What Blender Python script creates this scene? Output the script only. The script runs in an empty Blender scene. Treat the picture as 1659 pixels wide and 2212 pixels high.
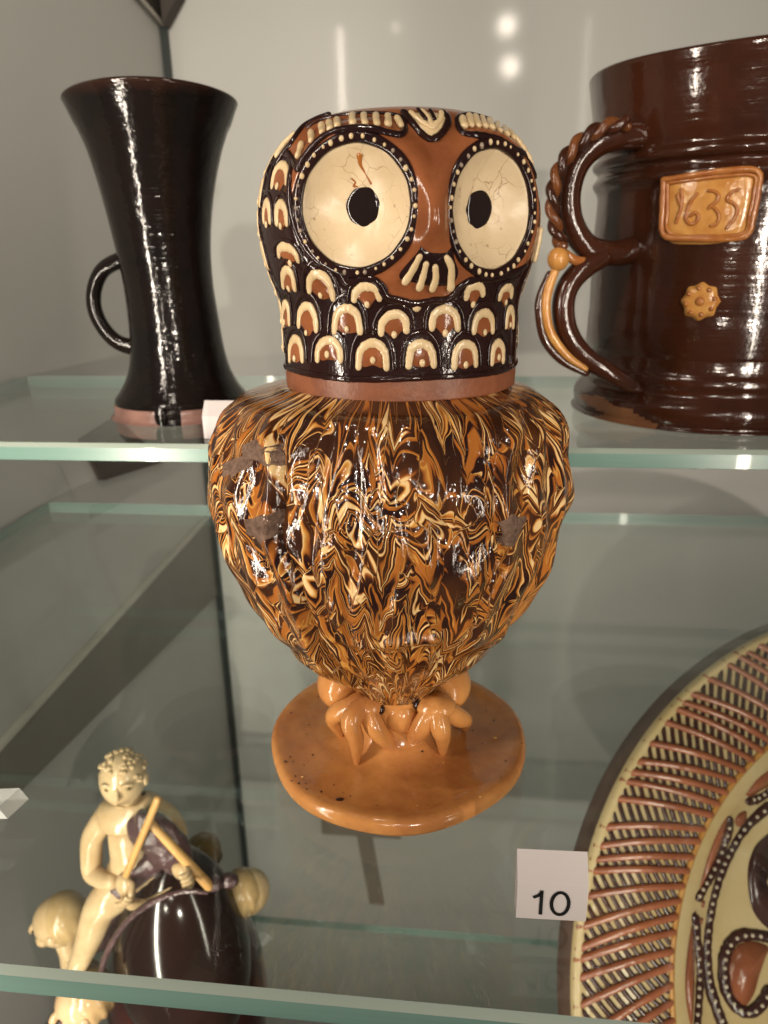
import bpy, bmesh, math, random
from mathutils import Vector, Matrix, Euler
random.seed(4)
scene = bpy.context.scene
C = scene.collection

# ------------------------------------------------------------------ camera
cam_d = bpy.data.cameras.new('camera'); cam = bpy.data.objects.new('camera', cam_d); C.objects.link(cam)
cam_d.sensor_fit = 'VERTICAL'; cam_d.sensor_height = 24.0
cam_d.lens = 24.0 * 1597.0 / 2212.0
cam_d.dof.use_dof = True; cam_d.dof.focus_distance = .268; cam_d.dof.aperture_fstop = 9.5
cam_d.clip_start = 0.01; cam_d.clip_end = 50
_p, _y, _r = math.radians(19), math.radians(6.6), math.radians(-1.0)
F_ = Vector((-math.sin(_y) * math.cos(_p), math.cos(_y) * math.cos(_p), -math.sin(_p)))
R0 = Vector((math.cos(_y), math.sin(_y), 0)); U0 = R0.cross(F_)
R1 = R0 * math.cos(_r) + U0 * math.sin(_r); U1 = U0 * math.cos(_r) - R0 * math.sin(_r)
m = Matrix((R1, U1, -F_)).transposed().to_4x4(); m.translation = (0, 0, .224)
cam.matrix_world = m
scene.camera = cam

# ------------------------------------------------------------------ world, lamps, exposure
world = bpy.data.worlds.new('World'); scene.world = world; world.use_nodes = True
bg = world.node_tree.nodes['Background']
bg.inputs['Color'].default_value = (.80, .77, .72, 1); bg.inputs['Strength'].default_value = .105
scene.view_settings.view_transform = 'Standard'; scene.view_settings.look = 'None'
scene.view_settings.exposure = 0; scene.view_settings.gamma = 1
scene.render.engine = 'CYCLES'
cy = scene.cycles
cy.use_denoising = True
try: cy.denoiser = 'OPENIMAGEDENOISE'
except Exception: pass
cy.max_bounces = 12; cy.transparent_max_bounces = 24; cy.glossy_bounces = 4; cy.diffuse_bounces = 4
cy.sample_clamp_indirect = 4; cy.caustics_reflective = False; cy.caustics_refractive = False

def aim(o, target):
    d = Vector(target) - o.location
    o.rotation_euler = d.to_track_quat('-Z', 'Y').to_euler()
def lamp(name, kind, loc, target, power, color, size=None, size_y=None, spot=None, blend=.4):
    l = bpy.data.lights.new(name, kind); o = bpy.data.objects.new(name, l); C.objects.link(o)
    o.location = loc; l.energy = power; l.color = color
    if kind == 'AREA':
        l.shape = 'RECTANGLE'; l.size = size; l.size_y = size_y
    else: l.shadow_soft_size = size
    if kind == 'SPOT': l.spot_size = math.radians(spot); l.spot_blend = blend
    aim(o, target); return o
WARM = (1.0, .88, .74)
# strips of lights up the front corners of the case, a ceiling spot, the gallery spots
_l = lamp('strip_light_left', 'AREA', (-.34, .05, .10), (.10, 1.1, .10), 4.0, WARM, .010, 1.35); _l.data.spread = math.radians(110)
_l = lamp('strip_light_right', 'AREA', (.28, .035, .10), (-.40, 1.10, .10), 1.0, WARM, .012, 1.35); _l.data.spread = math.radians(75)
lamp('case_spot', 'SPOT', (-.20, .02, .78), (-.02, .45, .05), 3.5, WARM, .010, spot=95, blend=.5)
lamp('corner_spot', 'SPOT', (.05, .34, .90), (-.38, 1.02, .10), 7.5, WARM, .012, spot=62, blend=.7)  # unseen lamp added to brighten the left corner of the case
lamp('gallery_spot', 'SPOT', (1.4, -4.0, .26), (-.2, 1.0, .1), 250.0, WARM, .035, spot=30, blend=.6)
lamp('gallery_spot', 'SPOT', (-.55, -4.0, .5), (.1, 1.0, 0), 90.0, WARM, .035, spot=30, blend=.6)
lamp('gallery_spot', 'SPOT', (.23, -4.0, 1.78), (.1, .6, 0), 45.0, WARM, .055, spot=30, blend=.6)
lamp('gallery_spot', 'SPOT', (.26, -4.0, 1.52), (.1, .6, 0), 45.0, WARM, .055, spot=30, blend=.6)
import math, random
from math import sin, cos, pi, sqrt, exp, radians, hypot, atan2

def lerp_tab(tab, x):
    """smooth interpolation (Catmull-Rom) of a table of (x, y)"""
    if x <= tab[0][0]: return tab[0][1]
    n = len(tab)
    if x >= tab[-1][0]: return tab[-1][1]
    for i in range(n - 1):
        if x < tab[i + 1][0]: break
    x0, y0 = tab[i]; x1, y1 = tab[i + 1]
    h = x1 - x0; t = (x - x0) / h
    m0 = (y1 - y0) / h if i == 0 else (y1 - tab[i - 1][1]) / (x1 - tab[i - 1][0])
    m1 = (y1 - y0) / h if i == n - 2 else (tab[i + 2][1] - y0) / (tab[i + 2][0] - x0)
    t2 = t * t; t3 = t2 * t
    return (2*t3 - 3*t2 + 1)*y0 + (t3 - 2*t2 + t)*h*m0 + (-2*t3 + 3*t2)*y1 + (t3 - t2)*h*m1

def smooth(a, b, x):
    t = min(1.0, max(0.0, (x - a) / (b - a)))
    return t * t * (3 - 2 * t)

# ---- head of the owl: a turned cup, pushed in for the two eye dishes ----
HX = 0.0031                        # head axis, a hair to the side of the base
HEAD_R = [(.1768, .0454), (.183, .0456), (.190, .0456), (.200, .0455), (.207, .0459), (.2125, .0470), (.2175, .0488),
          (.223, .0504), (.230, .0516), (.238, .0520), (.246, .0508), (.2535, .0482), (.260, .0442),
          (.2655, .0388), (.2683, .0345), (.2697, .0310)]
HZ0, HZ1 = .1768, .2697
FACE = radians(16.8)
EYE_R = .0184
def eye_frame(side):
    th = FACE + side * radians(28.5)
    n = (sin(th), -cos(th)); t = (cos(th), sin(th))
    D = .0472
    zc = .2394 if side < 0 else .2380
    return (HX + D * n[0], D * n[1], zc), n, t
EYES = [eye_frame(-1), eye_frame(1)]
def head_pos(th, z):
    r = lerp_tab(HEAD_R, z)
    d = th - FACE
    # beak ridge running down from the forehead
    wz = exp(-((z - .234) / .0125) ** 2) if z > .234 else exp(-((z - .234) / .0065) ** 2)
    wr = exp(-(d * .048 / .0042) ** 2)
    x = HX + r * sin(th); y = -r * cos(th)
    for (E, n, t) in EYES:
        nd = sin(th) * n[0] - cos(th) * n[1]
        if nd < .25: continue
        qx, qy = x - E[0], y - E[1]
        w = qx * n[0] + qy * n[1]; u = qx * t[0] + qy * t[1]; v = z - E[2]
        rho = hypot(u, v) / EYE_R
        if rho < 1.0: nw = -.0082 * (1 - rho * rho) ** 1.0
        elif rho < 1.17: nw = .0004
        else:
            k = smooth(1.17, 1.5, rho); nw = .0004 * (1 - k) + w * k
        x += (nw - w) * n[0]; y += (nw - w) * n[1]
    b = .0052 * wz * wr
    x += b * sin(FACE); y -= b * cos(FACE)
    return (x, y, z)

# ---- body of the owl: a bellied jar with folded wings ----
BODY_R = [(.0340, .0185), (.0385, .0210), (.046, .0268), (.058, .0368), (.070, .0475), (.088, .0600), (.104, .0660), (.118, .0700),
          (.130, .0720), (.140, .0725), (.150, .0708), (.160, .0680), (.166, .0650), (.1700, .0612), (.1730, .0570),
          (.1757, .0485), (.1772, .0445)]
BZ0, BZ1 = .0340, .1772
WL = [(.040, -.05), (.058, -.28), (.070, -.38), (.085, -.42), (.115, -.42), (.133, -.475), (.157, -.475), (.175, -.60)]
WR = [(.040, .15), (.058, .38), (.070, .50), (.090, .55), (.105, .585), (.125, .66), (.138, .60), (.150, .61), (.163, .69), (.175, .85)]
def body_pos(th, z):
    r = lerp_tab(BODY_R, z)
    amp = smooth(.050, .085, z) * (1 - smooth(.166, .1755, z))
    a = (lerp_tab(WL, z) - th) * r; b = (th - lerp_tab(WR, z)) * r
    s = max(a, b)
    if b > 0: r -= .0016 * smooth(0, .03, b)
    if s > -.02:
        top = 1 - smooth(.1712, .1766, z); bot = smooth(.050, .060, z)
        r += (.0032 if a > b else .0010) * smooth(-.0005, .003, s) * top * bot          # the wing stands proud
        r -= .0018 * exp(-(s / .0015) ** 2) * amp
        # wing tip ends short of the foot
        r += .0026 * smooth(.052, .058, z) * (1 - smooth(.062, .075, z)) * smooth(-.002, .006, s)
        if s > 0:
            r += .0013 * sin(s * 330 + 1.0) * amp
    if s < .002:
        c = .0
        for g in (-.27, -.12, .03, .17, .36):                         # shallow upright folds of the breast
            dd = (th - (g + .05 * sin(z * 60 + g * 9))) * r
            c += exp(-(dd / .0024) ** 2)
        r -= .0017 * c * amp
        r += .0022 * exp(-((z - (.0905 + .002 * sin(th * 7))) / .0028) ** 2) * smooth(.0, .02, -s)
        r -= .0014 * exp(-((z - .085) / .0035) ** 2) * smooth(.0, .02, -s)
    r += .0007 * sin(th * 9 + z * 150 + sin(z * 90)) * amp + .0006 * sin(z * 210 + th * 4) * amp + .0003 * sin(th * 23 - z * 260 + 2) * amp
    return (r * sin(th), -r * cos(th), z)

def normal_of(fn, th, z, e=2e-4):
    a = fn(th - .005, z); b = fn(th + .005, z); c = fn(th, z - e); d = fn(th, z + e)
    u = (b[0]-a[0], b[1]-a[1], b[2]-a[2]); v = (d[0]-c[0], d[1]-c[1], d[2]-c[2])
    n = (u[1]*v[2]-u[2]*v[1], u[2]*v[0]-u[0]*v[2], u[0]*v[1]-u[1]*v[0])
    l = sqrt(n[0]**2 + n[1]**2 + n[2]**2) or 1
    return (n[0]/l, n[1]/l, n[2]/l)
SCALES = [([(-1.0389, 0.18811), (-1.0189, 0.1921), (-0.9839, 0.19432), (-0.9388, 0.19587), (-0.8937, 0.19653), (-0.8487, 0.19631), (-0.8186, 0.19498), (-0.7986, 0.19299), (-0.7936, 0.18922)],
  (-0.9038, 0.18922),
  [(-1.089, 0.18789), (-1.064, 0.19299), (-1.0139, 0.19587), (-0.9488, 0.19786), (-0.8887, 0.19853), (-0.8387, 0.19808), (-0.7986, 0.19675), (-0.7736, 0.19409), (-0.7636, 0.18944), (-0.8237, 0.18789),
   (-0.9038, 0.18656), (-0.9989, 0.187)],
  [(-1.1641, 0.18744), (-1.119, 0.19365), (-1.0439, 0.19742), (-0.9638, 0.19964), (-0.8887, 0.20052), (-0.8237, 0.20008), (-0.7786, 0.19831), (-0.7486, 0.1952), (-0.7436, 0.18944)]),
 ([(-0.6034, 0.1901), (-0.5934, 0.19343), (-0.5633, 0.19542), (-0.5233, 0.19675), (-0.4782, 0.1972), (-0.4382, 0.19698), (-0.4081, 0.19587), (-0.3831, 0.19387), (-0.3781, 0.19055)], (-0.4932, 0.1921),
  [(-0.6434, 0.18988), (-0.6234, 0.19432), (-0.5834, 0.19698), (-0.5333, 0.19853), (-0.4782, 0.19919), (-0.4282, 0.19875), (-0.3831, 0.19742), (-0.3581, 0.19498), (-0.3531, 0.19077),
   (-0.4081, 0.18944), (-0.4932, 0.18966), (-0.5733, 0.18899)],
  [(-0.6785, 0.18966), (-0.6534, 0.1952), (-0.6084, 0.19831), (-0.5433, 0.2003), (-0.4732, 0.20097), (-0.4131, 0.20052), (-0.3631, 0.19875), (-0.333, 0.19587), (-0.328, 0.19077)]),
 ([(-0.2279, 0.18855), (-0.2179, 0.19276), (-0.1929, 0.19498), (-0.1528, 0.19631), (-0.1128, 0.19675), (-0.0727, 0.19631), (-0.0377, 0.19476), (-0.0176, 0.19254), (-0.0126, 0.18833)],
  (-0.1128, 0.19077),
  [(-0.263, 0.18855), (-0.2429, 0.19387), (-0.2129, 0.19675), (-0.1628, 0.19853), (-0.1078, 0.19919), (-0.0577, 0.19853), (-0.0126, 0.19653), (0.0124, 0.19343), (0.0174, 0.18833), (-0.0427, 0.18722),
   (-0.1128, 0.18833), (-0.1979, 0.18744)],
  [(-0.293, 0.18855), (-0.273, 0.19498), (-0.2329, 0.19853), (-0.1728, 0.20052), (-0.1078, 0.20119), (-0.0427, 0.20052), (0.0074, 0.19831), (0.0374, 0.19454), (0.0474, 0.18833)]),
 ([(0.1526, 0.18899), (0.1626, 0.19254), (0.1776, 0.19476), (0.2076, 0.19587), (0.2427, 0.19631), (0.2827, 0.19587), (0.3128, 0.19454), (0.3328, 0.19232), (0.3428, 0.18877)], (0.2527, 0.18966),
  [(0.1275, 0.18899), (0.1375, 0.19365), (0.1626, 0.19631), (0.1976, 0.19786), (0.2427, 0.19831), (0.2927, 0.19764), (0.3278, 0.19609), (0.3578, 0.19321), (0.3678, 0.18855), (0.3128, 0.18766),
   (0.2577, 0.18722), (0.1776, 0.18789)],
  [(0.1025, 0.18899), (0.1125, 0.19454), (0.1426, 0.19786), (0.1876, 0.19964), (0.2427, 0.2003), (0.2977, 0.19964), (0.3478, 0.19742), (0.3829, 0.19409), (0.3929, 0.18855)]),
 ([(0.508, 0.18789), (0.513, 0.19166), (0.533, 0.19365), (0.5631, 0.19498), (0.5981, 0.19542), (0.6382, 0.19498), (0.6732, 0.19387), (0.6932, 0.19166), (0.7033, 0.18789)], (0.6031, 0.18811),
  [(0.483, 0.18789), (0.488, 0.19254), (0.513, 0.19542), (0.5531, 0.19698), (0.5981, 0.19764), (0.6482, 0.19698), (0.6932, 0.19542), (0.7233, 0.19254), (0.7333, 0.18789), (0.6732, 0.18678),
   (0.6081, 0.18545), (0.533, 0.18656)],
  [(0.4579, 0.18789), (0.468, 0.19343), (0.498, 0.19675), (0.5431, 0.19875), (0.5981, 0.19964), (0.6582, 0.19897), (0.7083, 0.19698), (0.7483, 0.19365), (0.7633, 0.18789)]),
 ([(0.8835, 0.18766), (0.8885, 0.19099), (0.9035, 0.19299), (0.9285, 0.19409), (0.9586, 0.19454), (0.9886, 0.19409), (1.0186, 0.19299), (1.0387, 0.19099), (1.0437, 0.18766)], (0.9586, 0.18922),
  [(0.8635, 0.18766), (0.8735, 0.19188), (0.8935, 0.19432), (0.9235, 0.19587), (0.9586, 0.19631), (0.9986, 0.19587), (1.0337, 0.19432), (1.0587, 0.19188), (1.0687, 0.18766), (1.0186, 0.18656),
   (0.9686, 0.18656), (0.9035, 0.18633)],
  [(0.8484, 0.18766), (0.8534, 0.19276), (0.8785, 0.19565), (0.9135, 0.19742), (0.9586, 0.19808), (1.0086, 0.19764), (1.0537, 0.19565), (1.0837, 0.19276), (1.0987, 0.18744)]),
 ([(-0.8237, 0.20119), (-0.7986, 0.20496), (-0.7586, 0.20695), (-0.7185, 0.20806), (-0.6735, 0.20851), (-0.6384, 0.20784), (-0.6184, 0.20629), (-0.6034, 0.20407), (-0.6034, 0.2003)],
  (-0.7135, 0.19897),
  [(-0.8587, 0.20119), (-0.8237, 0.20607), (-0.7736, 0.20873), (-0.7135, 0.21028), (-0.6635, 0.2105), (-0.6184, 0.20961), (-0.5934, 0.20784), (-0.5783, 0.20496), (-0.5783, 0.20008),
   (-0.6334, 0.19897), (-0.7135, 0.19631), (-0.7886, 0.20008)],
  [(-0.8987, 0.20141), (-0.8487, 0.20718), (-0.7786, 0.2105), (-0.7085, 0.21227), (-0.6484, 0.2125), (-0.5984, 0.21161), (-0.5683, 0.20917), (-0.5533, 0.20562), (-0.5533, 0.20008)]),
 ([(-0.4232, 0.20008), (-0.4081, 0.20407), (-0.3831, 0.20629), (-0.3431, 0.20762), (-0.303, 0.20806), (-0.268, 0.20762), (-0.2329, 0.20629), (-0.2179, 0.20407), (-0.2079, 0.2003)], (-0.313, 0.20097),
  [(-0.4532, 0.19986), (-0.4382, 0.20496), (-0.3981, 0.20806), (-0.3531, 0.20984), (-0.298, 0.21028), (-0.2529, 0.20984), (-0.2129, 0.20806), (-0.1879, 0.20518), (-0.1829, 0.2003), (-0.2379, 0.19897),
   (-0.313, 0.19853), (-0.3931, 0.19897)],
  [(-0.4882, 0.19986), (-0.4632, 0.20607), (-0.4181, 0.20961), (-0.3531, 0.21183), (-0.293, 0.2125), (-0.2379, 0.21183), (-0.1929, 0.20961), (-0.1628, 0.20629), (-0.1578, 0.2003)]),
 ([(-0.0477, 0.19986), (-0.0427, 0.20274), (-0.0176, 0.20451), (0.0124, 0.20562), (0.0474, 0.20607), (0.0825, 0.20607), (0.1125, 0.20518), (0.1325, 0.20363), (0.1375, 0.20075)], (0.0474, 0.19919),
  [(-0.0777, 0.19986), (-0.0627, 0.20341), (-0.0377, 0.20562), (0.0024, 0.20718), (0.0474, 0.20784), (0.0925, 0.20762), (0.1275, 0.20651), (0.1526, 0.20451), (0.1626, 0.20097), (0.1125, 0.19964),
   (0.0524, 0.19698), (-0.0227, 0.19875)],
  [(-0.1028, 0.19964), (-0.0877, 0.20407), (-0.0527, 0.20673), (-0.0076, 0.20851), (0.0474, 0.20917), (0.1025, 0.20895), (0.1476, 0.20762), (0.1776, 0.2054), (0.1876, 0.20097)]),
 ([(0.3278, 0.20119), (0.3328, 0.20429), (0.3528, 0.20607), (0.3829, 0.20695), (0.4229, 0.2074), (0.4579, 0.20695), (0.498, 0.20585), (0.523, 0.20385), (0.533, 0.20075)], (0.4279, 0.19919),
  [(0.3028, 0.20119), (0.3078, 0.20518), (0.3328, 0.2074), (0.3678, 0.20873), (0.4179, 0.20895), (0.468, 0.20851), (0.513, 0.20718), (0.5481, 0.20474), (0.5631, 0.20075), (0.503, 0.19964),
   (0.4329, 0.19675), (0.3578, 0.20008)],
  [(0.2727, 0.20119), (0.2827, 0.20607), (0.3128, 0.20873), (0.3578, 0.21028), (0.4129, 0.21072), (0.473, 0.21006), (0.533, 0.20828), (0.5731, 0.2054), (0.5981, 0.20052)]),
 ([(0.6782, 0.19919), (0.6882, 0.20208), (0.7033, 0.20385), (0.7333, 0.20496), (0.7733, 0.2054), (0.8134, 0.20496), (0.8484, 0.20385), (0.8735, 0.20185), (0.8835, 0.19875)], (0.7834, 0.19853),
  [(0.6532, 0.19919), (0.6632, 0.20296), (0.6882, 0.20518), (0.7233, 0.20651), (0.7683, 0.20695), (0.8184, 0.20651), (0.8685, 0.20518), (0.9035, 0.20274), (0.9185, 0.19875), (0.8534, 0.19764),
   (0.7934, 0.19587), (0.7083, 0.19786)],
  [(0.6282, 0.19919), (0.6382, 0.20385), (0.6682, 0.20651), (0.7083, 0.20828), (0.7633, 0.20873), (0.8284, 0.20806), (0.8885, 0.20629), (0.9335, 0.20363), (0.9486, 0.19875)]),
 ([(1.0787, 0.19986), (1.0837, 0.20274), (1.0937, 0.20429), (1.1088, 0.2054), (1.1338, 0.20562), (1.1638, 0.20518), (1.1939, 0.20407), (1.2189, 0.2023), (1.2339, 0.19919)], (1.1388, 0.19986),
  [(1.0637, 0.19986), (1.0637, 0.20363), (1.0737, 0.20562), (1.0937, 0.20695), (1.1238, 0.2074), (1.1638, 0.20673), (1.2039, 0.2054), (1.2439, 0.20296), (1.269, 0.19897), (1.2089, 0.19808),
   (1.1538, 0.1972), (1.1038, 0.19853)],
  [(1.0487, 0.19986), (1.0487, 0.20429), (1.0587, 0.20695), (1.0787, 0.20851), (1.1088, 0.20895), (1.1588, 0.20828), (1.2139, 0.20651), (1.269, 0.20363), (1.294, 0.19897)]),
 ([(-1.2492, 0.20008), (-1.1841, 0.20407), (-1.119, 0.20651), (-1.0589, 0.20806), (-1.0189, 0.20873), (-0.9939, 0.20851), (-0.9788, 0.2074), (-0.9788, 0.2054), (-0.9989, 0.20163)], (-1.099, 0.20163),
  [(-1.3243, 0.19964), (-1.2191, 0.20496), (-1.114, 0.20806), (-1.0389, 0.21006), (-0.9839, 0.21094), (-0.9588, 0.2105), (-0.9488, 0.20917), (-0.9538, 0.20651), (-0.9738, 0.20185), (-1.0239, 0.2003),
   (-1.104, 0.19897), (-1.1991, 0.19897)],
  [(-1.3243, 0.19964), (-1.2492, 0.20585), (-1.104, 0.20961), (-1.0089, 0.21205), (-0.9538, 0.21294), (-0.9238, 0.2125), (-0.9188, 0.21072), (-0.9288, 0.20762), (-0.9588, 0.20185)]),
 ([(-0.9588, 0.21471), (-0.9038, 0.2176), (-0.8587, 0.21937), (-0.8237, 0.22026), (-0.7886, 0.22048), (-0.7636, 0.22004), (-0.7536, 0.21893), (-0.7536, 0.21715), (-0.7836, 0.21405)],
  (-0.8537, 0.21405),
  [(-0.9939, 0.21471), (-0.9088, 0.2187), (-0.8587, 0.2207), (-0.8136, 0.22203), (-0.7736, 0.22225), (-0.7436, 0.22159), (-0.7285, 0.22026), (-0.7285, 0.21782), (-0.7636, 0.21405), (-0.8237, 0.21294),
   (-0.8837, 0.21161), (-0.9538, 0.21338)],
  [(-1.0289, 0.21471), (-0.9238, 0.21959), (-0.8637, 0.22203), (-0.8136, 0.22336), (-0.7636, 0.2238), (-0.7285, 0.22314), (-0.7085, 0.22137), (-0.7085, 0.21848), (-0.7436, 0.21405)]),
 ([(-0.6184, 0.21338), (-0.5834, 0.21671), (-0.5483, 0.21826), (-0.5083, 0.21915), (-0.4732, 0.21893), (-0.4432, 0.21826), (-0.4181, 0.21671), (-0.4081, 0.21449), (-0.4081, 0.21117)],
  (-0.5083, 0.21205),
  [(-0.6484, 0.21361), (-0.6034, 0.21782), (-0.5583, 0.22004), (-0.5133, 0.22092), (-0.4732, 0.22092), (-0.4332, 0.21981), (-0.3981, 0.21782), (-0.3781, 0.21516), (-0.3831, 0.21094),
   (-0.4432, 0.21006), (-0.5133, 0.20961), (-0.5934, 0.21205)],
  [(-0.6785, 0.21405), (-0.6284, 0.21893), (-0.5733, 0.22159), (-0.5183, 0.2227), (-0.4732, 0.22247), (-0.4232, 0.22137), (-0.3831, 0.21893), (-0.3531, 0.21582), (-0.3581, 0.2105)]),
 ([(-0.2379, 0.21094), (-0.2229, 0.21294), (-0.1979, 0.21405), (-0.1678, 0.21494), (-0.1328, 0.21516), (-0.0977, 0.21494), (-0.0727, 0.21427), (-0.0577, 0.21316), (-0.0527, 0.21117)],
  (-0.1428, 0.20917),
  [(-0.263, 0.21094), (-0.2429, 0.21338), (-0.2129, 0.21494), (-0.1728, 0.21582), (-0.1328, 0.21627), (-0.0877, 0.21604), (-0.0527, 0.21516), (-0.0327, 0.21383), (-0.0277, 0.21117),
   (-0.0777, 0.21006), (-0.1428, 0.20673), (-0.2129, 0.20984)],
  [(-0.288, 0.21094), (-0.268, 0.21383), (-0.2279, 0.21582), (-0.1829, 0.21693), (-0.1328, 0.21737), (-0.0777, 0.21693), (-0.0327, 0.21604), (-0.0076, 0.21427), (-0.0026, 0.21139)]),
 ([(0.5881, 0.21072), (0.5881, 0.2125), (0.5931, 0.21361), (0.6131, 0.21427), (0.6382, 0.21471), (0.6632, 0.21471), (0.6932, 0.21405), (0.7133, 0.21316), (0.7333, 0.21161)], (0.6482, 0.20828),
  [(0.5731, 0.21072), (0.5681, 0.21294), (0.5781, 0.21427), (0.5981, 0.21516), (0.6332, 0.2156), (0.6732, 0.2156), (0.7033, 0.21494), (0.7333, 0.21383), (0.7533, 0.21161), (0.7183, 0.21028),
   (0.6632, 0.20585), (0.6131, 0.20961)],
  [(0.5531, 0.2105), (0.5531, 0.21316), (0.5581, 0.21494), (0.5881, 0.21604), (0.6332, 0.21649), (0.6782, 0.21649), (0.7183, 0.2156), (0.7483, 0.21427), (0.7783, 0.21161)]),
 ([(0.9335, 0.20984), (0.9335, 0.21139), (0.9436, 0.2125), (0.9636, 0.21316), (0.9936, 0.21338), (1.0237, 0.21338), (1.0637, 0.21272), (1.0887, 0.21183), (1.1138, 0.21006)], (1.0186, 0.20806),
  [(0.9135, 0.20984), (0.9135, 0.21183), (0.9235, 0.21316), (0.9436, 0.21405), (0.9786, 0.21427), (1.0237, 0.21427), (1.0737, 0.21361), (1.1138, 0.21227), (1.1438, 0.21006), (1.0937, 0.20895),
   (1.0437, 0.2054), (0.9686, 0.20851)],
  [(0.8935, 0.20961), (0.8935, 0.21227), (0.9035, 0.21383), (0.9335, 0.21494), (0.9686, 0.21538), (1.0186, 0.21516), (1.0837, 0.21427), (1.1388, 0.21272), (1.1788, 0.21006)]),
 ([(-0.8587, 0.22513), (-0.8437, 0.22669), (-0.8186, 0.22757), (-0.7786, 0.22802), (-0.7385, 0.2278), (-0.6985, 0.22735), (-0.6685, 0.22646), (-0.6484, 0.22536), (-0.6434, 0.22358)],
  (-0.7235, 0.22247),
  [(-0.8937, 0.22536), (-0.8787, 0.22735), (-0.8387, 0.22846), (-0.7886, 0.2289), (-0.7385, 0.2289), (-0.6885, 0.22824), (-0.6434, 0.22713), (-0.6234, 0.2258), (-0.6184, 0.22336), (-0.6835, 0.22247),
   (-0.7436, 0.22004), (-0.8337, 0.2238)],
  [(-0.9388, 0.22536), (-0.9138, 0.22802), (-0.8637, 0.22935), (-0.8036, 0.23001), (-0.7385, 0.22979), (-0.6735, 0.22913), (-0.6284, 0.2278), (-0.6034, 0.22602), (-0.5934, 0.22336)]),
 ([(-1.0389, 0.23666), (-1.0339, 0.23955), (-1.0189, 0.2411), (-1.0039, 0.24199), (-0.9839, 0.24243), (-0.9588, 0.24199), (-0.9338, 0.24088), (-0.9188, 0.2391), (-0.9188, 0.23622)],
  (-0.9688, 0.23511),
  [(-1.0589, 0.23666), (-1.0539, 0.24043), (-1.0439, 0.24243), (-1.0239, 0.24376), (-0.9939, 0.24398), (-0.9588, 0.24354), (-0.9288, 0.24199), (-0.9088, 0.23999), (-0.9038, 0.23622),
   (-0.9388, 0.23533), (-0.9788, 0.23289), (-1.0239, 0.23556)],
  [(-1.084, 0.23666), (-1.074, 0.2411), (-1.069, 0.24376), (-1.0489, 0.24531), (-1.0039, 0.24553), (-0.9638, 0.24487), (-0.9238, 0.24332), (-0.8987, 0.24065), (-0.8887, 0.23622)]),
 ([(-0.8186, 0.23556), (-0.8136, 0.23844), (-0.8086, 0.24021), (-0.7886, 0.2411), (-0.7636, 0.24132), (-0.7385, 0.24088), (-0.7085, 0.23977), (-0.6935, 0.23799), (-0.6935, 0.23511)],
  (-0.7636, 0.23423),
  [(-0.8387, 0.23556), (-0.8337, 0.23932), (-0.8237, 0.24154), (-0.8036, 0.24265), (-0.7736, 0.24309), (-0.7385, 0.24243), (-0.6985, 0.2411), (-0.6785, 0.23888), (-0.6785, 0.23511),
   (-0.7135, 0.23423), (-0.7736, 0.23179), (-0.8036, 0.23445)],
  [(-0.8587, 0.23556), (-0.8537, 0.24021), (-0.8437, 0.24265), (-0.8186, 0.2442), (-0.7836, 0.24465), (-0.7385, 0.24398), (-0.6935, 0.24221), (-0.6685, 0.23955), (-0.6635, 0.23511)]),
 ([(-0.9188, 0.24731), (-0.9288, 0.25041), (-0.9238, 0.25218), (-0.8987, 0.25329), (-0.8637, 0.25374), (-0.8136, 0.25329), (-0.7786, 0.25241), (-0.7436, 0.25063), (-0.7185, 0.24775)],
  (-0.8237, 0.24664),
  [(-0.9538, 0.24731), (-0.9688, 0.25108), (-0.9688, 0.25351), (-0.9438, 0.25507), (-0.8887, 0.25551), (-0.8287, 0.25507), (-0.7736, 0.25374), (-0.7285, 0.25152), (-0.6885, 0.24775),
   (-0.7436, 0.24664), (-0.8036, 0.2442), (-0.8737, 0.24598)],
  [(-0.9889, 0.24731), (-1.0189, 0.25196), (-1.0339, 0.25507), (-0.9889, 0.25662), (-0.9238, 0.25728), (-0.8387, 0.25662), (-0.7686, 0.25507), (-0.7135, 0.25241), (-0.6635, 0.24775)])]
FACE_OUTLINE = [(-1.0039, 0.26859), (-1.104, 0.26748), (-1.104, 0.26482), (-0.7936, 0.25706), (-0.6935, 0.24864), (-0.6785, 0.24332), (-0.6384, 0.23622), (-0.6134, 0.23023), (-0.4982, 0.22292), (-0.4482, 0.22092),
 (-0.323, 0.2187), (-0.273, 0.21649), (-0.1628, 0.2176), (-0.0627, 0.21671), (-0.0126, 0.2125), (0.0775, 0.21094), (0.1476, 0.21117), (0.2076, 0.20939), (0.2727, 0.21072), (0.4429, 0.21139),
 (0.508, 0.21383), (0.5731, 0.21604), (0.6632, 0.21715), (0.7984, 0.21671), (0.9936, 0.21782), (1.1989, 0.22048), (1.3991, 0.22491), (1.4892, 0.2309), (1.4792, 0.23866), (1.4692, 0.24509),
 (1.4592, 0.24997), (1.4442, 0.25507), (1.4041, 0.26127), (1.294, 0.26637), (1.0937, 0.26881), (0.8384, 0.2697)]
BROW = [[(-0.6084, 0.25152), (-0.5733, 0.2544), (-0.4832, 0.25861), (-0.3831, 0.26105), (-0.2479, 0.26172), (-0.0727, 0.26127), (0.0625, 0.25972), (0.1225, 0.2595), (0.1426, 0.26194), (0.0975, 0.26593),
  (-0.1128, 0.26748), (-0.308, 0.26793), (-0.6284, 0.2677), (-0.7936, 0.26527)],
 [(1.4592, 0.25063), (1.309, 0.25462), (1.0186, 0.25662), (0.8534, 0.25884), (0.6582, 0.25972), (0.5431, 0.26017), (0.5681, 0.26349), (0.6432, 0.2666), (0.8935, 0.26859), (1.2289, 0.26815)]]
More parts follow.
